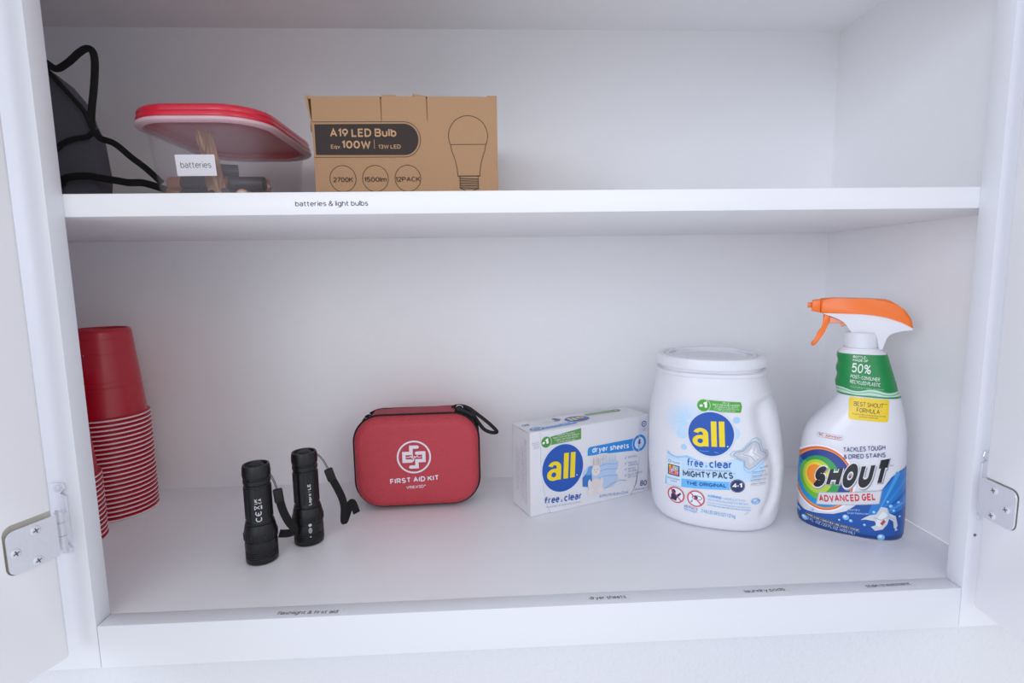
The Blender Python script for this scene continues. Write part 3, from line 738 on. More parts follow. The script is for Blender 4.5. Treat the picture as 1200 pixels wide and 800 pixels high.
logo_all(p, (22.3, 42.8), (63.8, 41.2), 33.5, YEL, 4)
p.disc(66.5, 43.5, .9, '#dfe4f0', 4, n=10)
p.text('free', (19.8, 13.2), (40.0, 12.0), 9.5, BLUE, 4, .028); p.text('&', (42.3, 11.8), (44.8, 11.6), 3.6, SKY, 4, .02); p.text('clear', (47.3, 11.4), (72.6, 9.8), 9.5, BLUE, 4, .028)
p.text('100% FREE OF PERFUMES & DYES', (21, 7.8), (72, 5.2), 1.8, '#7f93c0', 4)
p.poly(rrect(82.6, 166, 66.5, 77.5, (0, 5, 0, 0))[:-1]+[(166, 60.5)] if False else [(83, 66.0), (83, 73.5), (84.2, 76.2), (87, 77.3), (166, 78.6), (166, 61.2)], SKY, 1)
p.text('dryer sheets', (89.8, 69.0), (148.4, 66.4), 7.6, '#f4f8ff', 3, .03)
p.disc(166.5, 70.6, 12.6, '#e7ecf8', 2); p.ring(166.5, 70.6, 11.9, 3.6, SKY, 3); p.disc(166.5, 70.6, 6.6, '#dbe2f4', 3)
p.poly([(165, 75.5), (169.5, 75.5), (167.6, 71.6), (170, 71.6), (164, 64.8), (166, 70), (163.4, 70)], NAVY, 4)
# printed picture: folded blue towels, pale tufts and a soft toy rabbit
p.glow(104, 58, 22, '#cdd0d8', '#e6e6ea', 1, 8, 9)
for i in range(16): p.line([(88+i*2.6, 50), (90+i*2.4+(i % 3), 60+(i*7) % 5)], .9, '#c2c4cc' if i % 2 else '#dedfe6', 3)
p.poly([(75, 26), (76, 46), (85, 52), (124, 55), (131, 51), (131, 43), (127, 37), (131, 28), (122, 17), (96, 17)], '#bdd3ee', 3)
p.poly([(75, 26), (75, 38), (82, 44), (89, 41), (90, 27), (84, 24)], '#3a78c2', 4); p.poly([(80, 40), (84, 51), (93, 52), (90, 40)], '#6ea3de', 4)
for z in (33, 42, 49): p.line([(98, z), (112, z+1.5), (130, z-1)], .6, '#7ea5d8', 5)
p.line([(110, 17), (122, 22), (134, 24), (145, 22)], .7, '#8d9bb8', 5); p.poly([(122, 17), (131, 27), (144, 21)], '#dfe3ec', 4)
p.disc(95, 24, 9.0, '#e6dcd7', 6, 10); p.disc(95.5, 44.5, 6.8, '#ebe2de', 7, 7.2)
for s_ in (-1, 1):
    p.disc(95+s_*8, 16.5, 5.0, '#ebe2de', 7, 5.6); p.disc(95.5+s_*3.6, 56, 2.2, '#ebe2de', 6, 8.0); p.disc(95.5+s_*3.6, 56, 1.1, '#cdb7ae', 7, 6)
    p.disc(95.5+s_*2.4, 45.5, .6, '#5a4a44', 8, n=10); p.disc(95+s_*9.5, 28, 2.4, '#ebe2de', 7, 6)
p.disc(95.5, 42.6, .8, '#b98f86', 8, n=10)
for i, (s_, s2) in enumerate((('SOFTENS', ''), ('REDUCES', 'WRINKLES'), ('GENTLE', 'ON SKIN'), ('HELPS REMOVE', 'PET HAIR'))):
    z = 52.5-i*8.4+(0 if i == 0 else .5); q = -i*.6
    p.line([(142, z+1), (143, z), (145, z+3)], .6, '#7f8fb4', 3)
    p.text(s_, (147.5, z), (147.5+len(s_)*2.1, z-.6), 2.6, '#8c97b4', 3, .01)
    if s2: p.text(s2, (147.5, z-3.6), (147.5+len(s2)*2.1, z-4.2), 2.6, '#8c97b4', 3, .01)
p.text('80', (168.8, 8.8), (180.2, 7.6), 8.2, NAVY, 3, .02); p.text('DRYER SHEETS', (160, 4.2), (180.6, 3.0), 1.9, NAVY, 3, .01)
p.text('6.4 IN x 9 IN (16 cm x 23 cm)', (101.5, 5.8), (148, 2.6), 4.4, '#7390c8', 3, .01)
p.poly(rrect(169.0, 180.0, 85.5, 102.5, 2), '#e2e5ef', 1); p.disc(174.6, 96.2, 4.2, NAVY, 2); p.disc(174.6, 96.2, 2.9, '#e2e5ef', 3); p.text('c', (173.2, 94.8), (176.2, 94.6), 4.0, NAVY, 4, .05)
for i in range(3): p.text('cruelty free'[:8+i], (170.4, 90-i*2.0), (178.8, 89.7-i*2.0), 1.4, '#7b86a8', 3)
for i in range(4): p.line([(2.5+i, 94-i*2.3), (12.5, 94.6-i*2.3)], .45, '#9aa2b4', 3)
def dfn(u_, v_, h):
    inflap = fL(v_) <= u_ <= fR(v_)
    if not inflap and fR(v_) < u_ < fR(v_)+gap(v_) and v_ < 62: return Vector((u_*mm, .0012, v_*mm))
    return Vector((u_*mm, (-.0013 if inflap else 0)-h, v_*mm))
GAPCUT = True
p.build('front_print', t, dfn, ink, grid=1.5, label='printed front with blue disc, rabbit and towels')
p = Print()   # left side: columns of small print running upwards
for k, (y, a, b, h) in enumerate(((8, 12, 96, 2.4), (13, 10, 96, 1.5), (17, 22, 92, 2.0), (21, 20, 96, 1.5), (27, 30, 88, 1.3), (31, 30, 84, 1.3), (35, 26, 86, 1.3))):
    s_ = ('DIRECTIONS: for best results place one sheet on top of clothes', 'Do not use on garments labelled flame resistant. Keep away from children.', 'CAUTION: may cause slipping if left on floor', 'Contains softening agents. Tumble dry only. Keep dry and cool.', 'Questions or comments? Please write or call us', 'Store in a cool dry place away from heat', 'Made of paper fibres, please recycle this carton')[k]
    p.text(s_, (a, y), (b, y), h, '#8a90a4', 1, .006)
p.build('side_print', t, lambda u_, v_, h: Vector((-h, (50-v_-6)*mm if False else v_*mm+.002, (108-u_)*mm)), ink)
p = Print()   # top: same artwork read from behind
p.disc(84, 26, 18, '#3d5fae', 1, 12.5); logo_all(p, (97, 32), (71, 32), 12, '#e9d68a', 3)
p.poly([(104, 33), (104, 42), (158, 44), (160, 40), (158, 33)], '#83ad78', 1); p.disc(156, 38.5, 7, '#6fa063', 2, 5.5); p.text('1', (157.5, 41.5), (154, 41.5), 5.5, '#edf2ea', 3, .05)
p.poly([(12, 12), (14, 6), (72, 8), (76, 14), (72, 18)], '#5a9fe0', 1); p.text('dryer sheets', (70, 15.5), (26, 14.5), 5.5, '#dfeafa', 3, .02); p.disc(16, 11.5, 10, '#4d8ed6', 2, 7); p.ring(16, 11.5, 7, 1.6, '#dfe8f6', 3, 4.6)
p.text('80', (16, 37), (6, 37), 7, '#6b79a8', 1, .02)
p.poly([(52, 30), (54, 42), (60, 44), (64, 34), (58, 28)], '#4f6797', 1); p.glow(44, 34, 10, '#cfd2dc', '#e6e6ea', 1, 5, 5)
p.line([(108, 46), (150, 47.5)], .7, '#a5acc0', 1); p.line([(20, 45), (60, 47)], .5, '#a5acc0', 1)
def tfn(u_, v_, h):
    i = u_/BW
    return Vector((u_*mm, v_*mm, (BH-.05-.8*math.sin(math.pi*min(1, v_/BD))*(1-i)**3+.6*math.sin(math.pi*i)*math.sin(math.pi*v_/BD))*mm+h+.00062))
p.build('top_print', t, tfn, ink, grid=5)

# ================================================================ LOFTED BOTTLES
def loft_into(bm, prof, n, seg=96, disp=None, grow=0.0, caps=True):
    rings = []
    for (z, xl, xr, b) in prof:
        c, a = (xl+xr)/2, (xr-xl)/2+grow; bb = b+grow; ring = []
        for i in range(seg):
            th = 2*math.pi*i/seg; ct, st = math.cos(th), math.sin(th)
            x = c+a*math.copysign(abs(ct)**(2/n), ct); y = bb*math.copysign(abs(st)**(2/n), st)
            if disp: x, y = disp(x, y, z)
            ring.append(bm.verts.new((x*mm, y*mm, z*mm)))
        rings.append(ring)
    for a, b in zip(rings, rings[1:]):
        for i in range(seg): bm.faces.new((a[i], a[(i+1) % seg], b[(i+1) % seg], b[i]))
    if caps: bm.faces.new(rings[0]); bm.faces.new(list(reversed(rings[-1])))
def surf(prof, n, disp=None, extra=0.0):
    def P(u_, v_):
        y = front_y(prof, n, u_, v_)
        if disp: x, y = disp(u_, y, v_); return Vector((x, y, v_))
        return Vector((u_, y, v_))
    def fn(u_, v_, h):
        e = .4
        xl, xr = interp(prof, v_, 1), interp(prof, v_, 2)
        u_ = min(max(u_, xl+.4), xr-.4)
        a, b = P(u_-e, v_), P(u_+e, v_); c, d = P(u_, v_-e), P(u_, v_+e)
        nn = (b-a).cross(d-c).normalized()
        if nn.y > 0: nn = -nn
        return P(u_, v_)*mm+nn*(h+extra)
    return fn

# ---------------------------------------------------------------- detergent jug
t = thing('detergent_tub', 'large white laundry pods jug with round blue logo and wide lid', 'detergent', (.625, .181, 0), -23)
gl = [(20, 51), (40, 61), (60, 64), (78, 62.5), (100, 56), (120, 47), (132, 43.5), (145, 42), (152, 44), (160, 52)]
def guc(z):
    for a, b in zip(gl, gl[1:]):
        if z <= b[0]: return a[1]+(b[1]-a[1])*max(0, z-a[0])/(b[0]-a[0])
    return gl[-1][1]
def sst(a, b, x): x = min(1, max(0, (x-a)/(b-a))); return x*x*(3-2*x)
def jdisp(x, y, z):
    if y < 2 and 12 < z < 162:
        wdt = 4.5+4.5*sst(60, 140, z)
        s_ = x-guc(z)-wdt*.9
        k = math.exp(-(s_/wdt)**2)*sst(14, 40, z)*sst(163, 148, z)
        if s_ > 0: k = math.exp(-(s_/(wdt*1.15))**2)*sst(14, 40, z)*sst(163, 148, z)
        dd = 7.5*k; L = math.hypot(x, y) or 1
        x -= dd*.45*x/L; y += dd*.95
    return x, y
bm = bmesh.new(); loft_into(bm, JUG, NJ, 160, jdisp); frombm('jug_body', bm, jugm, t, 50)
bm = bmesh.new(); LC = (-.0055, 0)
lathe_into(bm, [(.0612, .1893), (.0622, .1900), (.0622, .1997), (.0616, .2014), (.0600, .2022), (.0560, .2026), (.0545, .2018), (.0535, .1997), (.0440, .1994), (.0430, .2007), (.0405, .2012), (.0390, .2000), (.0380, .1990), (.0100, .1988)], 96, c=LC, sy=.955)
for k in range(120):
    a = 2*math.pi*k/120
    M_ = Matrix.Translation((LC[0], 0, 0)) @ Matrix.Diagonal((1, .955, 1, 1)) @ Matrix.Rotation(a, 4, 'Z') @ Matrix.Translation((.0622, 0, .1946))
    box_into(bm, -.0003, .0002, -.0006, .0006, -.0040, .0040, 0, M=M_)
frombm('lid', bm, lidm, t, 35)
bm = bmesh.new()
sweep_into(bm, [(LC[0]+.050*math.cos(R(a)), .0478*math.sin(R(a)), .2008) for a in range(-70, 55, 10)], .004, .003, nrm=(0, 0, 1), m=3)
sweep_into(bm, [(LC[0]+.050*math.cos(R(a)), .0478*math.sin(R(a)), .2008) for a in range(150, 250, 10)], .004, .003, nrm=(0, 0, 1), m=3)
frombm('lid_latch', bm, lidm, t, 40)
p = Print(); CY = '#8fcbf5'
p.glow(-30, 131, 26, '#b9dcf8', '#e3e6ee', .2, 12); 
for a in range(0, 360, 30): p.line([(-27, 131), (-27+20*math.cos(R(a)), 131+20*math.sin(R(a)))], .35, '#dcebfa', 2)
p.disc(-33.5, 115.5, 6.0, '#bfe0f8', 2.2); p.disc(24, 135.5, 3.6, '#a9d4f7', 2.2); p.disc(21.5, 120, 6.5, '#bfe0f8', 2.2); p.disc(-31, 99.5, 3.2, '#a9d4f7', 2.4)
p.poly([(-50.5, 49.5), (-49.8, 91.5), (-46, 88.5), (-40, 86.5), (-33, 88.5), (-27, 90), (-18, 87), (-5, 84), (8, 86), (20, 90), (30, 91), (45, 95), (53, 93), (55, 80), (50, 68), (30, 64.5), (-28, 62), (-30, 60)], '#c4e1f9', 1)
p.poly([(-49.8, 88), (-49.8, 91.5), (-46, 88.5), (-40, 86.5), (-33, 88.5), (-27, 90), (-18, 87), (-12, 85), (-20, 85.5), (-30, 87.5), (-38, 84.5), (-45, 86)], '#9ccdf4', 2)
p.poly([(-51, 60), (-51.5, 49.3), (21, 55.2), (21, 64.6)], '#6bbcf4', 2.2)
p.poly([(-50, 49.8), (-50, 83), (-33, 82), (-33, 51.2)], '#d3e8f9', 3)
p.disc(-2.4, 118.2, 26.2, '#d7deee', 3.2, 27.2, 56); p.disc(-2.4, 118.2, 24.2, BLUE, 4.2, 25.2, 56)
logo_all(p, (-21.3, 102.8), (13.4, 104.8), 29.0, YEL, 5.4); p.disc(15.6, 105.4, .8, '#e6eaf4', 5.4, n=10)
p.line([(-14, 98.2), (-9, 97.6), (-4, 98.4)], .6, '#6da2e0', 5.4); p.line([(2, 98), (6, 97.2)], .7, '#6da2e0', 5.4)
p.poly([(-12, 144.5), (-12, 157), (27.5, 155.6), (29, 151), (28, 144.0)], '#4faa38', 3); p.disc(-11, 150.5, 6.8, '#49a433', 4); p.ring(-11, 150.5, 7.3, .5, '#d8efd2', 5)
p.text('#', (-15.2, 148.2), (-11.8, 148.4), 3.6, '#ffffff', 5.4, .03); p.text('1', (-11.3, 147.0), (-7.2, 147.2), 7.6, '#ffffff', 5.4, .06)
for i, (s_, a, b, h) in enumerate((('BRAND', 9, 16, 1.5), ('RECOMMENDED', -1.5, 26.5, 2.3), ('BY DERMATOLOGISTS', 1, 25, 1.6), ('ALLERGISTS & PEDIATRICIANS', -.5, 26, 1.4), ('FOR SENSITIVE SKIN', 4, 22, 1.3))):
    z = (154.0, 151.0, 148.9, 147.0, 145.2)[i]; p.text(s_, (a, z), (b, z-.2), h, '#dff2d8', 5.4, .012)
p.text('free', (-26.4, 77.8), (-9.3, 78.4), 9.2, BLUE, 5.4, .022); p.disc(-6.2, 80.2, 1.2, '#6bbcf4', 5.4, n=14); p.text('clear', (-2.8, 79.0), (20.4, 80.4), 9.2, BLUE, 5.4, .022)
p.text('100% FREE OF PERFUMES & DYES', (-26, 73.2), (19.6, 76.6), 1.7, '#6f7fa8', 5.4)
p.text('MIGHTY PACS', (-31, 64.3), (22.5, 68.6), 7.6, '#2a3358', 5.4, .032); p.text('®', (23, 73.2), (24.6, 73.3), 1.8, '#2a3358', 5.4)
p.text('THE ORIGINAL', (-26.8, 54.9), (15.4, 57.6), 4.6, '#1f4fa0', 5.4, .035)
p.disc(27.2, 60.4, 8.6, '#f0f3fa', 4); p.disc(27.2, 60.4, 8.0, '#2c3766', 5); p.ring(27.2, 60.4, 7.4, .35, '#aab3d0', 5.6)
p.text('4', (21.6, 58.0), (26.2, 58.3), 5.4, '#ffffff', 6, .04); p.text('in', (26.6, 59.6), (28.6, 59.7), 2.2, '#ffffff', 6, .03); p.text('1', (29.2, 58.4), (32.2, 58.6), 5.4, '#ffffff', 6, .04)
# tile emblem, colourful squares
p.poly(rrect(-48.4, -35.2, 62.6, 75.6, .6), '#3c3f4e', 4)
rq = random.Random(3)
for i in range(5):
    for j in range(5):
        p.poly(rrect(-47.2+i*2.2, -45.2+i*2.2, 63.8+j*2.2, 65.8+j*2.2, 0), rq.choice(['#e8402f', '#f7a81b', '#f5e04a', '#9cc8ee', '#e87aa0', '#f4d9a0', '#b9b9ee']), 5)
p.disc(-46.8, 79.4, 1.8, '#6c7690', 4, n=16); p.disc(-46.8, 79.4, 1.2, '#d3e8f9', 5, n=16); p.text('Smartlabel', (-44, 78.2), (-35, 78.2), 1.8, '#6c7690', 5)
p.text('RESPONSIBLE', (-48.6, 57.3), (-34.4, 58.2), 1.7, '#6c7690', 5, .01); p.text('CHOICE', (-45, 54.4), (-38, 54.9), 1.7, '#6c7690', 5, .01)
for cx, cz in ((-38.6, 39.0), (-16.4, 39.6)):
    p.disc(cx, cz, 8.4, '#eef0f6', 4, 8.8)
def nosign(cx, cz): p.ring(cx, cz, 9.6, 1.35, '#cf4550', 6.4, 10.0); p.line([(cx-6.4, cz+6.8), (cx+6.4, cz-6.8)], 1.3, '#cf4550', 6.4)
p.disc(-41.5, 42.6, 2.5, '#2c3358', 5, 3.0, n=20); p.poly([(-44.6, 32.5), (-44, 39.5), (-40, 40.5), (-37, 36.5), (-38.4, 31.4)], '#2c3358', 5); p.poly([(-38, 39), (-34, 43), (-32.6, 41.6), (-36.4, 36.6)], '#2c3358', 5)
nosign(-38.6, 39.0)
p.disc(-15.2, 40.8, 5.6, '#4a5278', 5, 2.9); p.disc(-15.2, 40.8, 4.8, '#eef0f6', 5.4, 2.2); p.disc(-16.4, 40.8, 2.2, '#2c3358', 5.8); p.poly([(-22.5, 34.4), (-20.6, 37.8), (-19.4, 36.8), (-21.0, 33.8)], '#8890a8', 5)
nosign(-16.4, 39.6)
p.text('WARNING:', (-4.0, 43.6), (11.5, 42.8), 3.4, '#3fa9ee', 5, .035); p.text('HARMFUL IF PUT IN', (12.6, 42.8), (36.0, 41.6), 2.7, '#8cc4ee', 5, .01)
p.text('MOUTH OR SWALLOWED. EYE IRRITANT.', (-4.0, 39.6), (40.0, 37.2), 2.8, '#8cc4ee', 5, .01)
p.text('This product contains a bittering agent. Keep closed and dry.', (-4.2, 36.6), (42.6, 33.8), 1.7, '#7ab8ea', 5, .01)
p.text('See warnings on back label. KEEP OUT OF REACH OF CHILDREN', (-4.2, 33.6), (42.0, 30.4), 1.8, '#58aaea', 5, .015)
p.ring(47.0, 42.2, 4.6, .9, '#58aaea', 5, 3.6); p.line([(43, 42), (47, 41), (49, 43.5), (51, 42)], .8, '#58aaea', 5)
p.text('60 PACS', (-29.4, 26.2), (-14.4, 24.4), 3.6, '#3f6cc0', 5, .01); p.line([(-29.4, 24.6), (-14.4, 22.8)], .4, '#3f6cc0', 5); p.text('60 LOADS', (-28.6, 22.4), (-16.4, 21.0), 1.5, '#58aaea', 5)
p.text('2.46 LB (39.5 OZ) 1.12 kg', (-10.6, 23.8), (26.2, 21.0), 4.6, '#4fa6e4', 5, .005)
p.line([(36, 26), (40, 29)], .5, '#9fb4cc', 5)
# printed clear detergent pod
pod = [(44.2, 111.5), (48.5, 108), (50, 101), (56.5, 97), (57.5, 93), (51, 90), (45, 84), (38.5, 80), (34.5, 83), (33.5, 90), (26.5, 93), (21.8, 96), (24, 99), (32, 101), (37, 107), (41, 111)]
big = [(45+(x-40.5)*1.22-4, 96+(z-96)*1.25) for x, z in pod]
p.line(big+[big[0]], .7, '#9ccaee', 4)
p.poly(pod, '#c9cdd6', 4.4); p.line(pod+[pod[0]], .8, '#a6abb8', 5)
p.poly([(42, 108), (46, 104), (46, 99), (52, 94), (46, 92), (40, 86), (38, 90), (38, 94), (28, 96), (36, 99), (40, 103)], '#dcdfe6', 5); p.poly([(40, 104), (44, 100), (42, 94), (37, 97)], '#eef0f4', 5.6)
p.line([(32, 97), (40, 95), (44, 90)], .9, '#b0b5c0', 6); p.line([(44, 106), (42, 99), (50, 94)], .7, '#b8bcc8', 6)
for i, (a, b) in enumerate(((50, 58), (42, 56), (42, 58), (41, 57), (41, 57))):
    z = 80.5-i*4.6; p.text(('NEW SIZE', 'STAIN LIFTERS', 'COLD WATER SAFE', 'IN-WASH BOOSTERS', 'HE READY FORMULA')[i], (a, z), (b, z+1.4), 1.5, '#5b6482', 5, .01)
    if i: p.line([(40.5, z-1.2), (57, z+.2)], .25, '#8b93ac', 5)
p.build('label', t, surf(JUG, NJ, jdisp, .00015), ink, grid=2.5, label='printed front with blue disc and clear pod picture')

# ---------------------------------------------------------------- stain spray bottle
t = thing('spray_bottle', 'white stain remover spray bottle with orange trigger head and rainbow label', 'spray bottle', (.773, .135, 0), -33.5)
bm = bmesh.new(); loft_into(bm, SPRAY, NS, 112); frombm('bottle', bm, botm, t, 50)
seg_ = [r_ for r_ in SPRAY if 160 <= r_[0] <= 207.5]
bm = bmesh.new(); loft_into(bm, seg_, NS, 112, grow=.35, caps=False)
green_m = mat('green_sleeve_print', '#178a45', .4); frombm('neck_sleeve', bm, green_m, t, 50, label='green neck sleeve with recycled plastic wording')
p = Print(); GW = '#eaf3ea'
def wave(z0, amp, w, col, la):
    V = []; F = []; n = 60
    for i in range(n+1):
        u_ = -22+64*i/n; z = z0+amp*math.sin(i/n*2*math.pi*2.1+.5)*(1 if True else 0)-(u_+22)*.02
        V += [(u_, z+w/2), (u_, z-w/2)]
        if i: F.append((2*i-2, 2*i-1, 2*i+1, 2*i))
    p.tri(V, F, col, la)
V = []; F = []
for i in range(61):
    u_ = -22+64*i/60; V += [(u_, 167.0+1.5*math.sin(i/60*13+.5)), (u_, 160.6)]
    if i: F.append((2*i-2, 2*i-1, 2*i+1, 2*i))
p.tri(V, F, '#a9d3b8', 1)
for k in range(4): wave(166.6-k*1.6, 1.5-k*.4, .55, ('#f0f7f1', '#5fae80')[k % 2], 2)
p.poly([(-22, 160.3), (41, 159.5), (41, 161.0), (-22, 161.6)], '#178a45', 3)
p.text('BOTTLE-', (-5.9, 202.2), (7.0, 201.6), 2.7, GW, 3, .02); p.text('MADE OF', (-5.9, 198.6), (8.0, 198.0), 2.7, GW, 3, .02)
p.text('50%', (-6.6, 186.2), (11.0, 185.0), 10.4, GW, 3, .012)
p.text('POST- CONSUMER', (-7.2, 179.6), (19.6, 177.8), 4.0, GW, 3, .015); p.text('RECYCLED PLASTIC', (-7.4, 173.8), (20.4, 172.0), 4.0, GW, 3, .015)
p.text('*Excluding trigger and label', (-7.0, 169.4), (24, 168.2), 1.6, '#a9d3b8', 3)
p.build('sleeve_print', t, surf(SPRAY, NS, None, .00045), ink, grid=2.0)
p = Print(); 
p.poly(rrect(-7.2, 29.6, 134.2, 158.6, 2.5), '#f2cf1e', 1)
p.text('BEST SHOUT', (-2.6, 149.2), (24.4, 149.2), 5.0, '#3a3416', 2, .008); p.text('™', (25.0, 152.4), (27.6, 152.4), 1.5, '#3a3416', 2)
p.text('FORMULA', (.2, 142.6), (21.6, 142.6), 5.0, '#3a3416', 2, .008); p.text('*', (22.2, 145), (23.2, 145), 1.5, '#3a3416', 2)
p.text('*On grass stains versus previous formula', (-4.0, 139.8), (27.0, 139.8), 1.5, '#5a5020', 2, .01); p.text('by Shout® Advanced', (3.0, 137.4), (20.0, 137.4), 1.5, '#5a5020', 2, .01)
p.build('yellow_tag', t, surf(SPRAY, NS, None, .0002), ink, grid=3, label='yellow printed tag')
p = Print()
# blue ground
p.poly([(-56, 2.5), (-56, 23), (-45, 19), (-32, 20.5), (-16, 24), (-4, 30), (4, 38), (14, 50), (28, 60), (36, 74), (44, 81), (51.5, 84), (52.5, 2.5)], '#1f55a8', 1)
p.poly([(16, 30), (22, 52), (33, 66), (40, 78), (51.5, 84), (52.3, 40), (40, 34)], '#2a7fd0', 1.6)
for i in range(9):
    a = R(25+i*13); p.poly([(24, 30), (24+46*math.cos(a), 30+54*math.sin(a)), (24+46*math.cos(a+.09), 30+54*math.sin(a+.09))], ('#4fa2e4', '#1c5fb8', '#3a8edb')[i % 3], 2) if 24+46*math.cos(a) > 26 and 30+54*math.sin(a) < 82 else None
p.poly([(-54.5, 2.5), (-54.5, 13), (-38, 11.5), (-10, 8.5), (12, 6), (52, 8), (52.3, 2.5)], '#20407f', 2)
for (x, z, q) in ((-51, 16, 2.2), (-44.5, 9.5, 3.2), (-37, 23, 1.6), (-4, 23, 3.2), (1, 20, 1.8), (22, 34, 1.6), (37, 42, 2.0), (40, 37, 1.4), (34, 47, 1.2), (44, 46, 1.5), (43.5, 15, 1.5), (30, 6, 3.6), (14, 18, 1.4), (-10, 18.5, 1.2), (46, 30, 1.2)):
    p.disc(x, z, q, '#7fbcf0', 2.6, n=20); p.disc(x-q*.2, z+q*.25, q*.5, '#d5eafb', 3, n=14)
# rainbow target
cx, cz = -29.5, 62.5
p.disc(cx, cz, 33.5, '#f3f4fa', 2.8, 38.5, 64)
p.disc(cx, cz, 31.0, '#ea5b2a', 3.2, 36.5, 64); p.disc(cx+.4, cz-.2, 29.4, '#f39a3a', 3.5, 34.8, 64); p.disc(cx+.8, cz, 28.0, '#26408f', 3.8, 33.2, 64)
p.ring(cx+.8, cz, 28.0, 7.4, '#1f93d8', 4.1, 33.2, 150, 330, 40)
p.disc(cx-2.0, cz, 20.2, '#2f9e4e', 4.4, 25.6, 56); p.ring(cx-2.0, cz, 20.2, 6.4, '#67b93a', 4.6, 25.6, 140, 320, 40)
p.disc(cx-4.0, cz+1, 14.8, '#b9d23a', 4.9, 19.6, 48); p.disc(cx-5.0, cz+2, 11.4, '#f2d33a', 5.2, 15, 48); p.disc(cx-6.0, cz+3, 8.8, '#f5912e', 5.5, 11.6, 40)
# wordmark with pale outline
def grow_text(st, u0, u1, za, zb, ha, hb, col, la, bold, sh, fat=0.0):
    G = text_strokes(st, bold, fat); B = text_strokes(st, bold)
    x0 = min(v[0] for V, F in B for v in V); x1 = max(v[0] for V, F in B for v in V)
    for V, F in G:
        out = []
        for x, y in V:
            s_ = (x-x0)/(x1-x0); h = ha+(hb-ha)*s_; yy = y/.70
            out.append((u0+(u1-u0-sh)*s_+sh*yy, za+(zb-za)*s_+yy*h))
        p.tri(out, F, col, la)
for (fat_, col, la, dx, dz) in ((.12, '#9c9ea6', 5.9, .9, -1.4), (.12, '#e9eaef', 6.5, 0, 0), (0, '#17181c', 7.6, 0, 0)):
    grow_text('SHOUT', -38.8+dx, 33.0+dx, 50.0+dz, 63.0+dz, 25.5, 32.5, col, la, .085, 5.0, fat_)
p.text('TM', (33.6, 85.8), (36.8, 86.6), 1.9, '#20222a', 7)
p.poly([(-33.5, 31.0), (-31.5, 46.2), (28.0, 59.4), (26.2, 44.0)], '#b4b5bb', 5.8); p.poly([(-32.6, 31.8), (-30.8, 45.4), (27.2, 58.6), (25.6, 44.8)], '#d9dade', 6.1)
p.text('ADVANCED GEL', (-30.2, 35.0), (23.2, 48.2), 8.0, '#d42433', 7.2, .045, shear=.1)
p.text('TACKLES TOUGH', (-9.8, 96.6), (29.2, 104.4), 5.4, '#2d3f7c', 6.6, .018, shear=.15)
p.text('& DRIED STAINS', (-9.4, 88.6), (29.8, 96.6), 5.2, '#2d3f7c', 8.0, .018, shear=.15)
p.poly(rrect(-36.4, -11.0, 109.2, 114.4, 1.4), '#c9c4cb', 3); p.poly(rrect(-35.9, -11.5, 109.7, 113.9, 1.2), '#e3dde2', 3.4); p.text('SC Johnson', (-34.8, 111.0), (-12.4, 110.6), 3.0, '#b3222f', 4, .03)
p.line([(-28, 109.9), (-13, 109.7)], .4, '#b3222f', 4)
p.text('Laundry', (-2.6, 31.2), (9.0, 33.2), 2.6, '#a9cdf2', 4, .01); p.text('Stain Remover', (-2.8, 27.4), (17.0, 30.2), 2.6, '#a9cdf2', 4, .01)
# white shirt in the splash
p.poly([(13, 26), (18, 30), (24, 32), (28, 41), (34, 40), (36, 34), (42, 31), (44.5, 20), (43, 16), (41, 17.5), (40, 25), (36, 28), (35, 22), (31, 15.5), (24, 13), (20, 17), (25, 20), (23, 24), (15, 24.5), (10, 23)], '#d6dade', 4)
p.poly([(26, 30), (30, 36), (34, 33), (33, 26), (28, 18), (24, 20)], '#eceef1', 5); p.poly([(28, 22), (31, 27), (33, 25), (30.5, 20)], '#c0474d', 6); p.line([(22, 28), (29, 26), (35, 30)], .7, '#a9b4bc', 6); p.line([(34, 39), (36, 30), (41, 27)], .6, '#a9b4bc', 6)
p.poly([(-43.5, 13.5), (-42.5, 17.5), (9.0, 12.0), (9.5, 8.6)], '#20222c', 5); p.line([(-43.5, 13.5), (-42.5, 17.5), (9.0, 12.0), (9.5, 8.6), (-43.5, 13.5)], .4, '#8fa0b4', 5.4)
p.text('GREASE | GRASS | BLOOD | WINE', (-42.0, 14.4), (8.6, 9.6), 1.9, '#e6e9ee', 6, .02)
p.text('22 FL. OZ./22 FL.OZ. (650 mL)', (-44.0, 8.8), (5.4, 4.6), 3.3, '#c3d3ec', 5, .01)
p.build('front_label', t, surf(SPRAY, NS, None, .0002), ink, grid=2.5, label='printed label with rainbow target, black wordmark and blue splash')
# collar, head, trigger
bm = bmesh.new(); lathe_into(bm, [(.0190, .2105), (.0188, .2125), (.0165, .2130), (.0163, .2290), (.0155, .2300), (.0120, .2303)], 56, c=(.0018, 0))
for k in range(40):
    a = 2*math.pi*k/40; M_ = Matrix.Translation((.0018, 0, .2212)) @ Matrix.Rotation(a, 4, 'Z') @ Matrix.Translation((.0163, 0, 0))
    box_into(bm, -.0003, .0004, -.0006, .0006, -.0070, .0070, 0, M=M_)
frombm('collar', bm, lidm, t, 35)
def mmp(L): return [(a*mm, b*mm) for a, b in L]
bm = bmesh.new()
slab_into(bm, mmp([(-40.2, 250.9), (-40.9, 267.4), (-30, 268.4), (-6.6, 268.1), (7.1, 267.8), (21.5, 267.0), (26.3, 265.3), (32.2, 261.4), (37, 257.6), (41, 253.3), (45, 246.6), (47.9, 235.8), (42, 239.6), (37.0, 242.2), (30, 245.0), (22.7, 247.4), (12, 249.5), (.3, 250.6), (-20, 250.9)]), -.0115, .0115, .0042, 4)
frombm('sprayer_shroud', bm, orange, t, 45)
bm = bmesh.new()
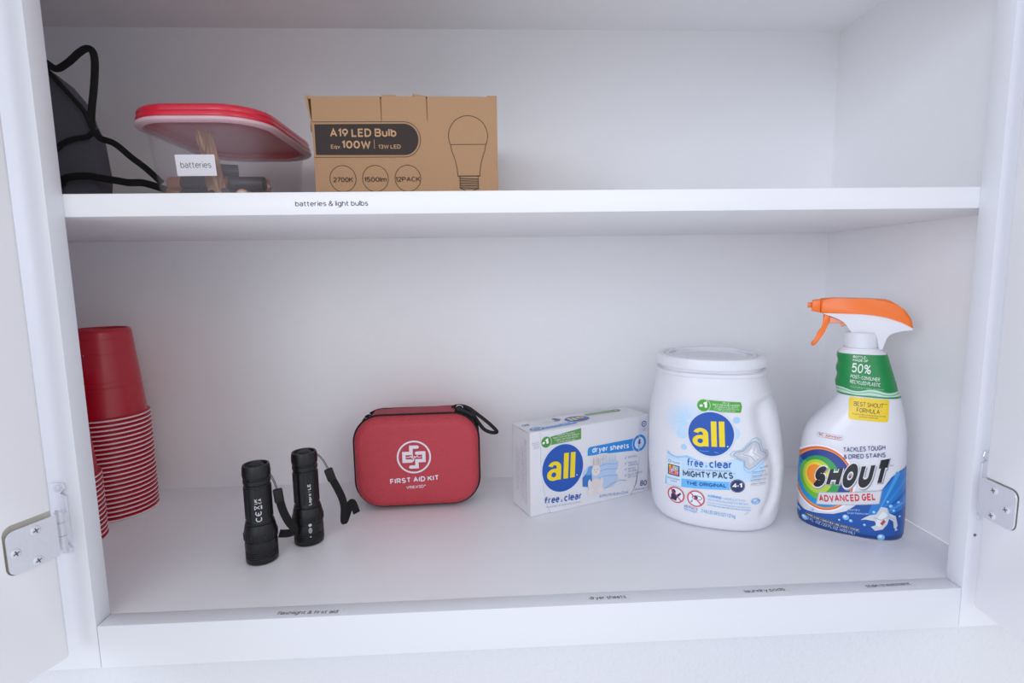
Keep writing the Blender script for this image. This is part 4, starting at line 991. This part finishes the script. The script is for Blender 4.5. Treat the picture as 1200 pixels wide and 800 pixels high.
slab_into(bm, mmp([(-49.6, 253.1), (-49.6, 265.3), (-40.5, 266.9), (-40.5, 251.2)]), -.0085, .0085, .0016, 2)
box_into(bm, -.0542, -.0490, -.0035, .0035, .2565, .2625, .0008)
frombm('nozzle', bm, orange, t, 40)
bm = bmesh.new()
slab_into(bm, mmp([(-39, 251.2), (-38.5, 250.0), (-30, 248.4), (-21.5, 244.9), (-16.5, 241.6), (-13, 237.6), (-10.4, 233.2), (-9.0, 228.9), (15.0, 228.0), (16.4, 224), (17.1, 211.8), (21.9, 211.4), (22.4, 219.5), (24, 225.2), (26.8, 229.2), (31, 231.4), (37.6, 232.9), (47.2, 233.9), (47.6, 236.3), (37.0, 242.8), (22.7, 248.0), (.3, 251.4), (-20, 251.8)]), -.0105, .0105, .0032, 3)
frombm('sprayer_body', bm, botm, t, 45)
bm = bmesh.new()
slab_into(bm, mmp([(-37.4, 251.0), (-30.2, 250.0), (-30.4, 243.0), (-32, 237.0), (-35, 228.5), (-39.5, 219.8), (-44.6, 212.6), (-46.4, 211.8), (-48.4, 213.2), (-48.6, 215.0), (-45.2, 219.5), (-41.6, 225.6), (-38.8, 233.6), (-37.5, 241.5)]), -.0062, .0062, .0016, 3)
frombm('trigger', bm, orange, t, 40)
bm = bmesh.new()
slab_into(bm, mmp([(-31.5, 247), (-21, 243.6), (-16.5, 241), (-19, 239.4), (-31.5, 238.8)]), -.0048, .0048, .0012, 2)
lathe_into(bm, [(.0030, -.0042), (.0030, .0042)], 20, M=Matrix.Translation((-.0158, 0, .2390)) @ Matrix.Rotation(R(70), 4, 'Y'))
frombm('trigger_piston', bm, mat('pale_orange_piston', '#f3a184', .4), t, 40)

# ================================================================ LIGHT BULB CARTON on the shelf
ZS = ZST+.0003
t = thing('light_bulb_box', 'brown cardboard carton printed with a light bulb outline on the shelf', 'box', (.2725, .100, ZS), 0)
bx0, bx1, bh, bd = -.0905, .0898, .1020, .190
bm = bmesh.new(); box_into(bm, bx0, bx1, .0012, bd, 0, bh-.0015, .0006); frombm('carton_body', bm, kraft, t, 30)
bm = bmesh.new()
slab_into(bm, [(bx0, 0), (bx0, bh), (-.024, bh+.0002), (-.0238, bh-.0235), (-.0228, bh-.0235), (-.0228, bh+.0003), (.0206, bh), (.0210, bh-.0235), (.0219, bh-.0235), (.0216, bh), (bx1, bh-.0006), (bx1, 0)], 0, .0013, .0002, 1)
frombm('front_panel', bm, kraft, t, 30)
bm = bmesh.new()
box_into(bm, -.0226, .0204, .0006, .0018, bh-.024, bh-.0002, .0002)
frombm('tuck_tab', bm, kraft, t, 30)
bm = bmesh.new()
gt = [[bm.verts.new((bx0+(bx1-bx0)*i/10, y, bh-.0004+.0012*math.sin(y/bd*3.14))) for i in range(11)] for y in (.0008, .04, .08, .12, .16, bd)]
for a, b in zip(gt, gt[1:]):
    for i in range(10): bm.faces.new((a[i], a[i+1], b[i+1], b[i]))
bmesh.ops.solidify(bm, geom=bm.faces[:], thickness=.0013)
box_into(bm, -.0225, -.0090, .0006, .010, bh-.0002, bh+.0016, .0004)
slab_into(bm, [(.0095, bh-.0002), (.0075, bh+.0026), (.0210, bh+.0006), (.0212, bh-.0002)], .001, .008)
box_into(bm, .0800, .0896, .001, .012, bh-.0010, bh+.0008, .0003)
frombm('top_flap', bm, kraft, t, 30)
bm = bmesh.new()   # left dust flap sprung open at the corner
pl_ = [(-.0907, .064), (-.0912, .0755), (-.0935, .0885), (-.0962, .1018), (-.0955, .1030), (-.0928, .1034), (-.0915, .1015)]
slab_into(bm, pl_[:4]+[(-.0975+.004, .1016), (-.0921, .0880), (-.0901, .0755), (-.0900, .064)], -.0002, .0300)
frombm('side_flap', bm, kraft, t, 30)
bm = bmesh.new(); slab_into(bm, [(-.0965, .1000), (-.0952, .1030), (-.0925, .1030), (-.0900, .1016), (-.0905, .1000)], .0006, .0290)
frombm('side_flap', bm, kraft, t, 30)
box('dark_gap_strip', -.0930, -.0905, .0035, .028, .070, .1000, kraft_in, t)  # dark strip added for the shade in the gap behind the sprung flap
p = Print(); K0, KT = '#352b26', '#c69c74'
o = [(-87.8, 46.6), (-87.8, 76.2)]+[(-2.0+13.6*math.cos(a)*1.02, 61.4+14.8*math.sin(a)) for a in [R(90-180*i/24) for i in range(25)]]
o = [(-88.2, 47.0), (-88.2, 75.8)]+o[2:]
p.line([(-90, 78.1), (-2, 78.1)]+[(-1.8+15.8*math.cos(R(90-180*i/24)), 61.4+16.7*math.sin(R(90-180*i/24))) for i in range(25)]+[(-2, 44.7), (-89.6, 44.7)], .55, '#5a4334', 1)
p.poly(o, K0, 2)
p.text('A19 LED Bulb', (-73.6, 63.8), (-9.4, 63.8), 7.9, KT, 3, .03)
p.text('Eqv.', (-73.4, 52.8), (-63.6, 52.8), 3.8, KT, 3, .02); p.text('100W', (-62.6, 52.8), (-34.8, 52.8), 7.6, KT, 3, .035)
p.line([(-31.2, 52.6), (-31.2, 61.2)], .45, KT, 3); p.text('13W LED', (-27.2, 52.6), (-5.6, 52.6), 3.9, KT, 3, .02)
for x, s_, w_ in ((-63.4, '2700K', 19.5), (-31.7, '1500lm', 22), (.2, '12PACK', 24)):
    p.ring(x, 24.2, 12.9, .5, K0, 1, n=56); p.text(s_, (x-w_/2, 21.0), (x+w_/2, 21.0), 4.6, K0, 3, .01)
# bulb outline
bc = (60.8, 64.4); rr_ = 19.3
arc = [(bc[0]+rr_*math.cos(R(a)), bc[1]+rr_*math.sin(R(a))) for a in range(-28, 209, 6)]
neck_r = [(bc[0]+17.2, 55.4), (77.0, 50), (74.5, 43.5), (72.7, 36), (71.8, 29), (71.6, 26.0)]
neck_l = [(bc[0]-(x-bc[0])-.2, z) for x, z in neck_r]
p.line(list(reversed(neck_r))+arc+neck_l, .5, K0, 1)
p.line([(43.2, 56.4), (78.6, 56.4)], .45, K0, 1); p.line([(49.8, 26.0), (71.8, 26.0)], .9, K0, 1)
p.line([(52, 26), (52, 14.5)], .5, K0, 1); p.line([(69.8, 26), (69.8, 14.5)], .5, K0, 1)
for i in range(5):
    z = 24-i*2.3; p.line([(51.2, z), (70.6, z-.9)], .7, K0, 1); p.line([(51.6, z-1.1), (70.2, z-1.9)], .25, K0, 1)
p.line([(52, 14.5), (57, 11.8), (57.6, 10.6), (64.4, 10.6), (65, 11.8), (69.8, 14.5)], .7, K0, 1)
p.build('front_print', t, lambda u_, v_, h: Vector((u_*mm, -h-.00005, v_*mm)), ink_matte, label='black printed lettering and bulb outline')

# ================================================================ BATTERY TUB on the shelf
t = thing('battery_tub', 'clear plastic tub with red lid on the shelf, tagged batteries', 'food container', (.0770, .166, ZS), 0)
def rr_ring(bm, ins, z, rad=.045, n=10):
    return [bm.verts.new((a, b, z)) for a, b in rrect(-.066+ins, .066-ins, -.094+ins, .094-ins, max(rad-ins, .004), n)]
def shell(bm, rows, cap0=False, cap1=False):
    prev = None; firstr = None
    for ins, z in rows:
        rg = rr_ring(bm, ins, z)
        if prev:
            for i in range(len(rg)): bm.faces.new((prev[i], prev[(i+1) % len(rg)], rg[(i+1) % len(rg)], rg[i]))
        else: firstr = rg
        prev = rg
    if cap0: bm.faces.new(firstr)
    if cap1: bm.faces.new(list(reversed(prev)))
bm = bmesh.new()
shell(bm, [(.0210, .0002), (.0185, .0012), (.0175, .004), (.0092, .0700), (.0072, .0712), (.0072, .0735), (.0104, .0735), (.0104, .0712), (.0187, .005), (.0215, .0014)], True, True)
frombm('tub_body', bm, tubm, t, 40)
bm = bmesh.new()
shell(bm, [(.0068, .0722), (.0012, .0728), (0, .0740), (0, .0762), (.0012, .0770), (.0066, .0770), (.0066, .0722)])
frombm('frosted_rim', bm, rimm, t, 40)
bm = bmesh.new()
shell(bm, [(.0108, .0772), (.0108, .0745), (.0125, .0745), (.0125, .0790), (.0128, .0794)], False, True)
shell(bm, [(.0012, .0772), (.0008, .0790), (.0016, .0815), (.0024, .0825), (.0020, .0850), (.0036, .0878), (.0070, .0892), (.0110, .0893), (.0130, .0878), (.0140, .0870)], False, True)
shell(bm, [(.0012, .0772), (.0108, .0772)])
frombm('lid', bm, lidred, t, 40)
p = Print()
p.poly(rrect(-19.4, 17.2, 25.4, 44.6, .6), '#eceaf0', 1)
p.text('batteries', (-15.2, 32.6), (13.0, 32.6), 5.6, '#40434c', 2, -.01)
def tubfn(u_, v_, h):
    z = v_; ins = .0175-.0083*(z*mm-.004)/.066
    return Vector((u_*mm, -.094+ins-h-.0001, z*mm))
p.build('name_tag', t, tubfn, ink_matte, label='white tag reading batteries')
# AA cells lying in the tub
def cell(label, grp='loose batteries in the tub'):
    o = thing('battery', label, 'battery', group=grp)
    bm = bmesh.new(); lathe_into(bm, [(.0064, 0), (.0070, .0006), (.0070, .0340)], 28, close_top=False); frombm('sleeve', bm, batblk, o, 40)
    bm = bmesh.new(); lathe_into(bm, [(.0070, .0340), (.0070, .0478), (.0064, .0486)], 28, close_bottom=False); frombm('copper_end', bm, copper, o, 40)
    bm = bmesh.new(); lathe_into(bm, [(.0052, .0484), (.0050, .0489), (.0028, .0489), (.0027, .0500), (.0020, .0504)], 20); frombm('terminal', bm, silver, o, 40)
    return o
b0 = cell('')
base_z = ZS+.0018+.0072
lay = [ # x, y, layer, heading of the positive end (deg), label
 (.0600, .1060, 0, 178, 'battery on the tub floor at the front, copper end leftwards'), (.0590, .1215, 0, 4, 'battery on the tub floor behind the front one'),
 (.0590, .1370, 0, 176, 'battery on the tub floor at left, third row back'), (.0590, .1525, 0, 2, 'battery on the tub floor at left, fourth row back'),
 (.0945, .1225, 0, 92, 'battery on the tub floor lying front to back beside the left rows'), (.1100, .1260, 0, 268, 'battery on the tub floor lying front to back at the right wall'),
 (.0575, .1130, 1, 172, 'battery on top of the pile at left, copper end leftwards'), (.1010, .1170, 1, 186, 'battery on top of the pile at right of the tag, copper end near the middle'),
 (.0620, .1330, 1, 6, 'battery on top of the pile, rear left'), (.1000, .1340, 1, 8, 'battery on top of the pile near the right wall, copper end rightwards'),
 (.0720, .1220, 2, 200, 'battery lying highest on the pile behind the tag')]
for i, (x, y, k, a, lb) in enumerate(lay):
    o = b0 if i == 0 else dup(b0)
    ar = R(a); d = Vector((math.cos(ar), math.sin(ar), 0))
    tilt = 0
    c0 = Vector((x, y, base_z+k*.0140))-d*.025
    o.matrix_world = Matrix.Translation(c0) @ d.to_track_quat('Z', 'Y').to_matrix().to_4x4()
    o['label'] = lb
# crumpled copper sheet added in the tub to stand in for a reflection
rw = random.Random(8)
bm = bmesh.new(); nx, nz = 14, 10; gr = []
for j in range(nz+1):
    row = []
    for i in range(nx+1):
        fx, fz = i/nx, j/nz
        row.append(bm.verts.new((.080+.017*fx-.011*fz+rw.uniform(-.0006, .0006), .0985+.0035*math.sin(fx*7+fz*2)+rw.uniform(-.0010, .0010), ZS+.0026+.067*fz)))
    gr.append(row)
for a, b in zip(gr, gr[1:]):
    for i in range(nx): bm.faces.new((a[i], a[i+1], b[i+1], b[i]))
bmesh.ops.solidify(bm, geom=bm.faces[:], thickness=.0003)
reflection_m = mat('copper_reflection_tint', '#d9ab7c', .3, .3, 200, metal=.45)
o = frombm('copper_reflection', bm, reflection_m); o['label'] = 'crinkled copper-tinted sheet standing in for a reflection inside the clear tub'; o['category'] = 'reflection'

# ================================================================ CHARCOAL BAG WITH BLACK STRAPS, left end of the shelf
t = thing('fabric_bag', 'charcoal fabric bag with looping black straps at the left end of the shelf', 'bag', (-.13, .16, ZS), 0)
def bp(L, y=0.0): return [(a*.001+.13, (y[i] if isinstance(y, list) else y), b*.001-ZS) for i, (a, b) in enumerate(L)]
bm = bmesh.new()
slab_into(bm, [(-.085, 0), (-.095, .06), (-.088, .12), (-.060, .160), (-.020, .168), (.012, .155), (.034, .137), (.0500, .1155), (.0570, .084), (.0610, .039), (.0615, .0005)], .006, .030, .008, 4)
frombm('pouch', bm, bagm, t, 50)
def strap(L, ys, w):
    bm = bmesh.new(); sweep_into(bm, bp(L, ys), w, .0016, nrm=(.35, -1, 0), m=6)
    frombm('strap', bm, strap_m, t, 50)
strap([(-118, 531), (-105.7, 527.2), (-94.4, 520.5), (-81.2, 526.3), (-68.6, 535.5), (-60.4, 539.7), (-54.8, 537.0), (-54.3, 526.3), (-58.6, 505.6), (-65.2, 476.3), (-66.5, 462)], [0, 0, -.001, -.002, -.003, -.003, -.003, -.002, 0, .001, .002], .0072)
strap([(-118, 535), (-105.3, 520.4), (-95.7, 508.7), (-82.8, 493.1), (-71.7, 478.4), (-67.2, 465.8), (-63.4, 457.3), (-57.7, 450.9), (-43.2, 445.5), (-27.4, 431.5), (-12.8, 419.5), (0, 407)], 0.0, .0048)
strap([(-62, 459), (-57.7, 450.9), (-43.2, 445.0), (-27.4, 431.0), (-12.8, 418.9), (2, 404)], -.0012, .0068)
strap([(-66.4, 456.6), (-72.4, 452.7), (-85.4, 450.6), (-96.5, 446.8), (-104.7, 440.4), (-112, 432)], .001, .0056)
strap([(-112, 398), (-103.9, 404.3), (-98.6, 409.3), (-87.6, 411.0), (-72.5, 411.3), (-59.8, 409.1), (-44.9, 406.8), (-32.2, 404.6), (-19.0, 404.6), (-6.0, 401), (5, 397)], [.003, .001, -.001, -.003, -.004, -.004, -.003, -.002, 0, 0, 0], .0078)
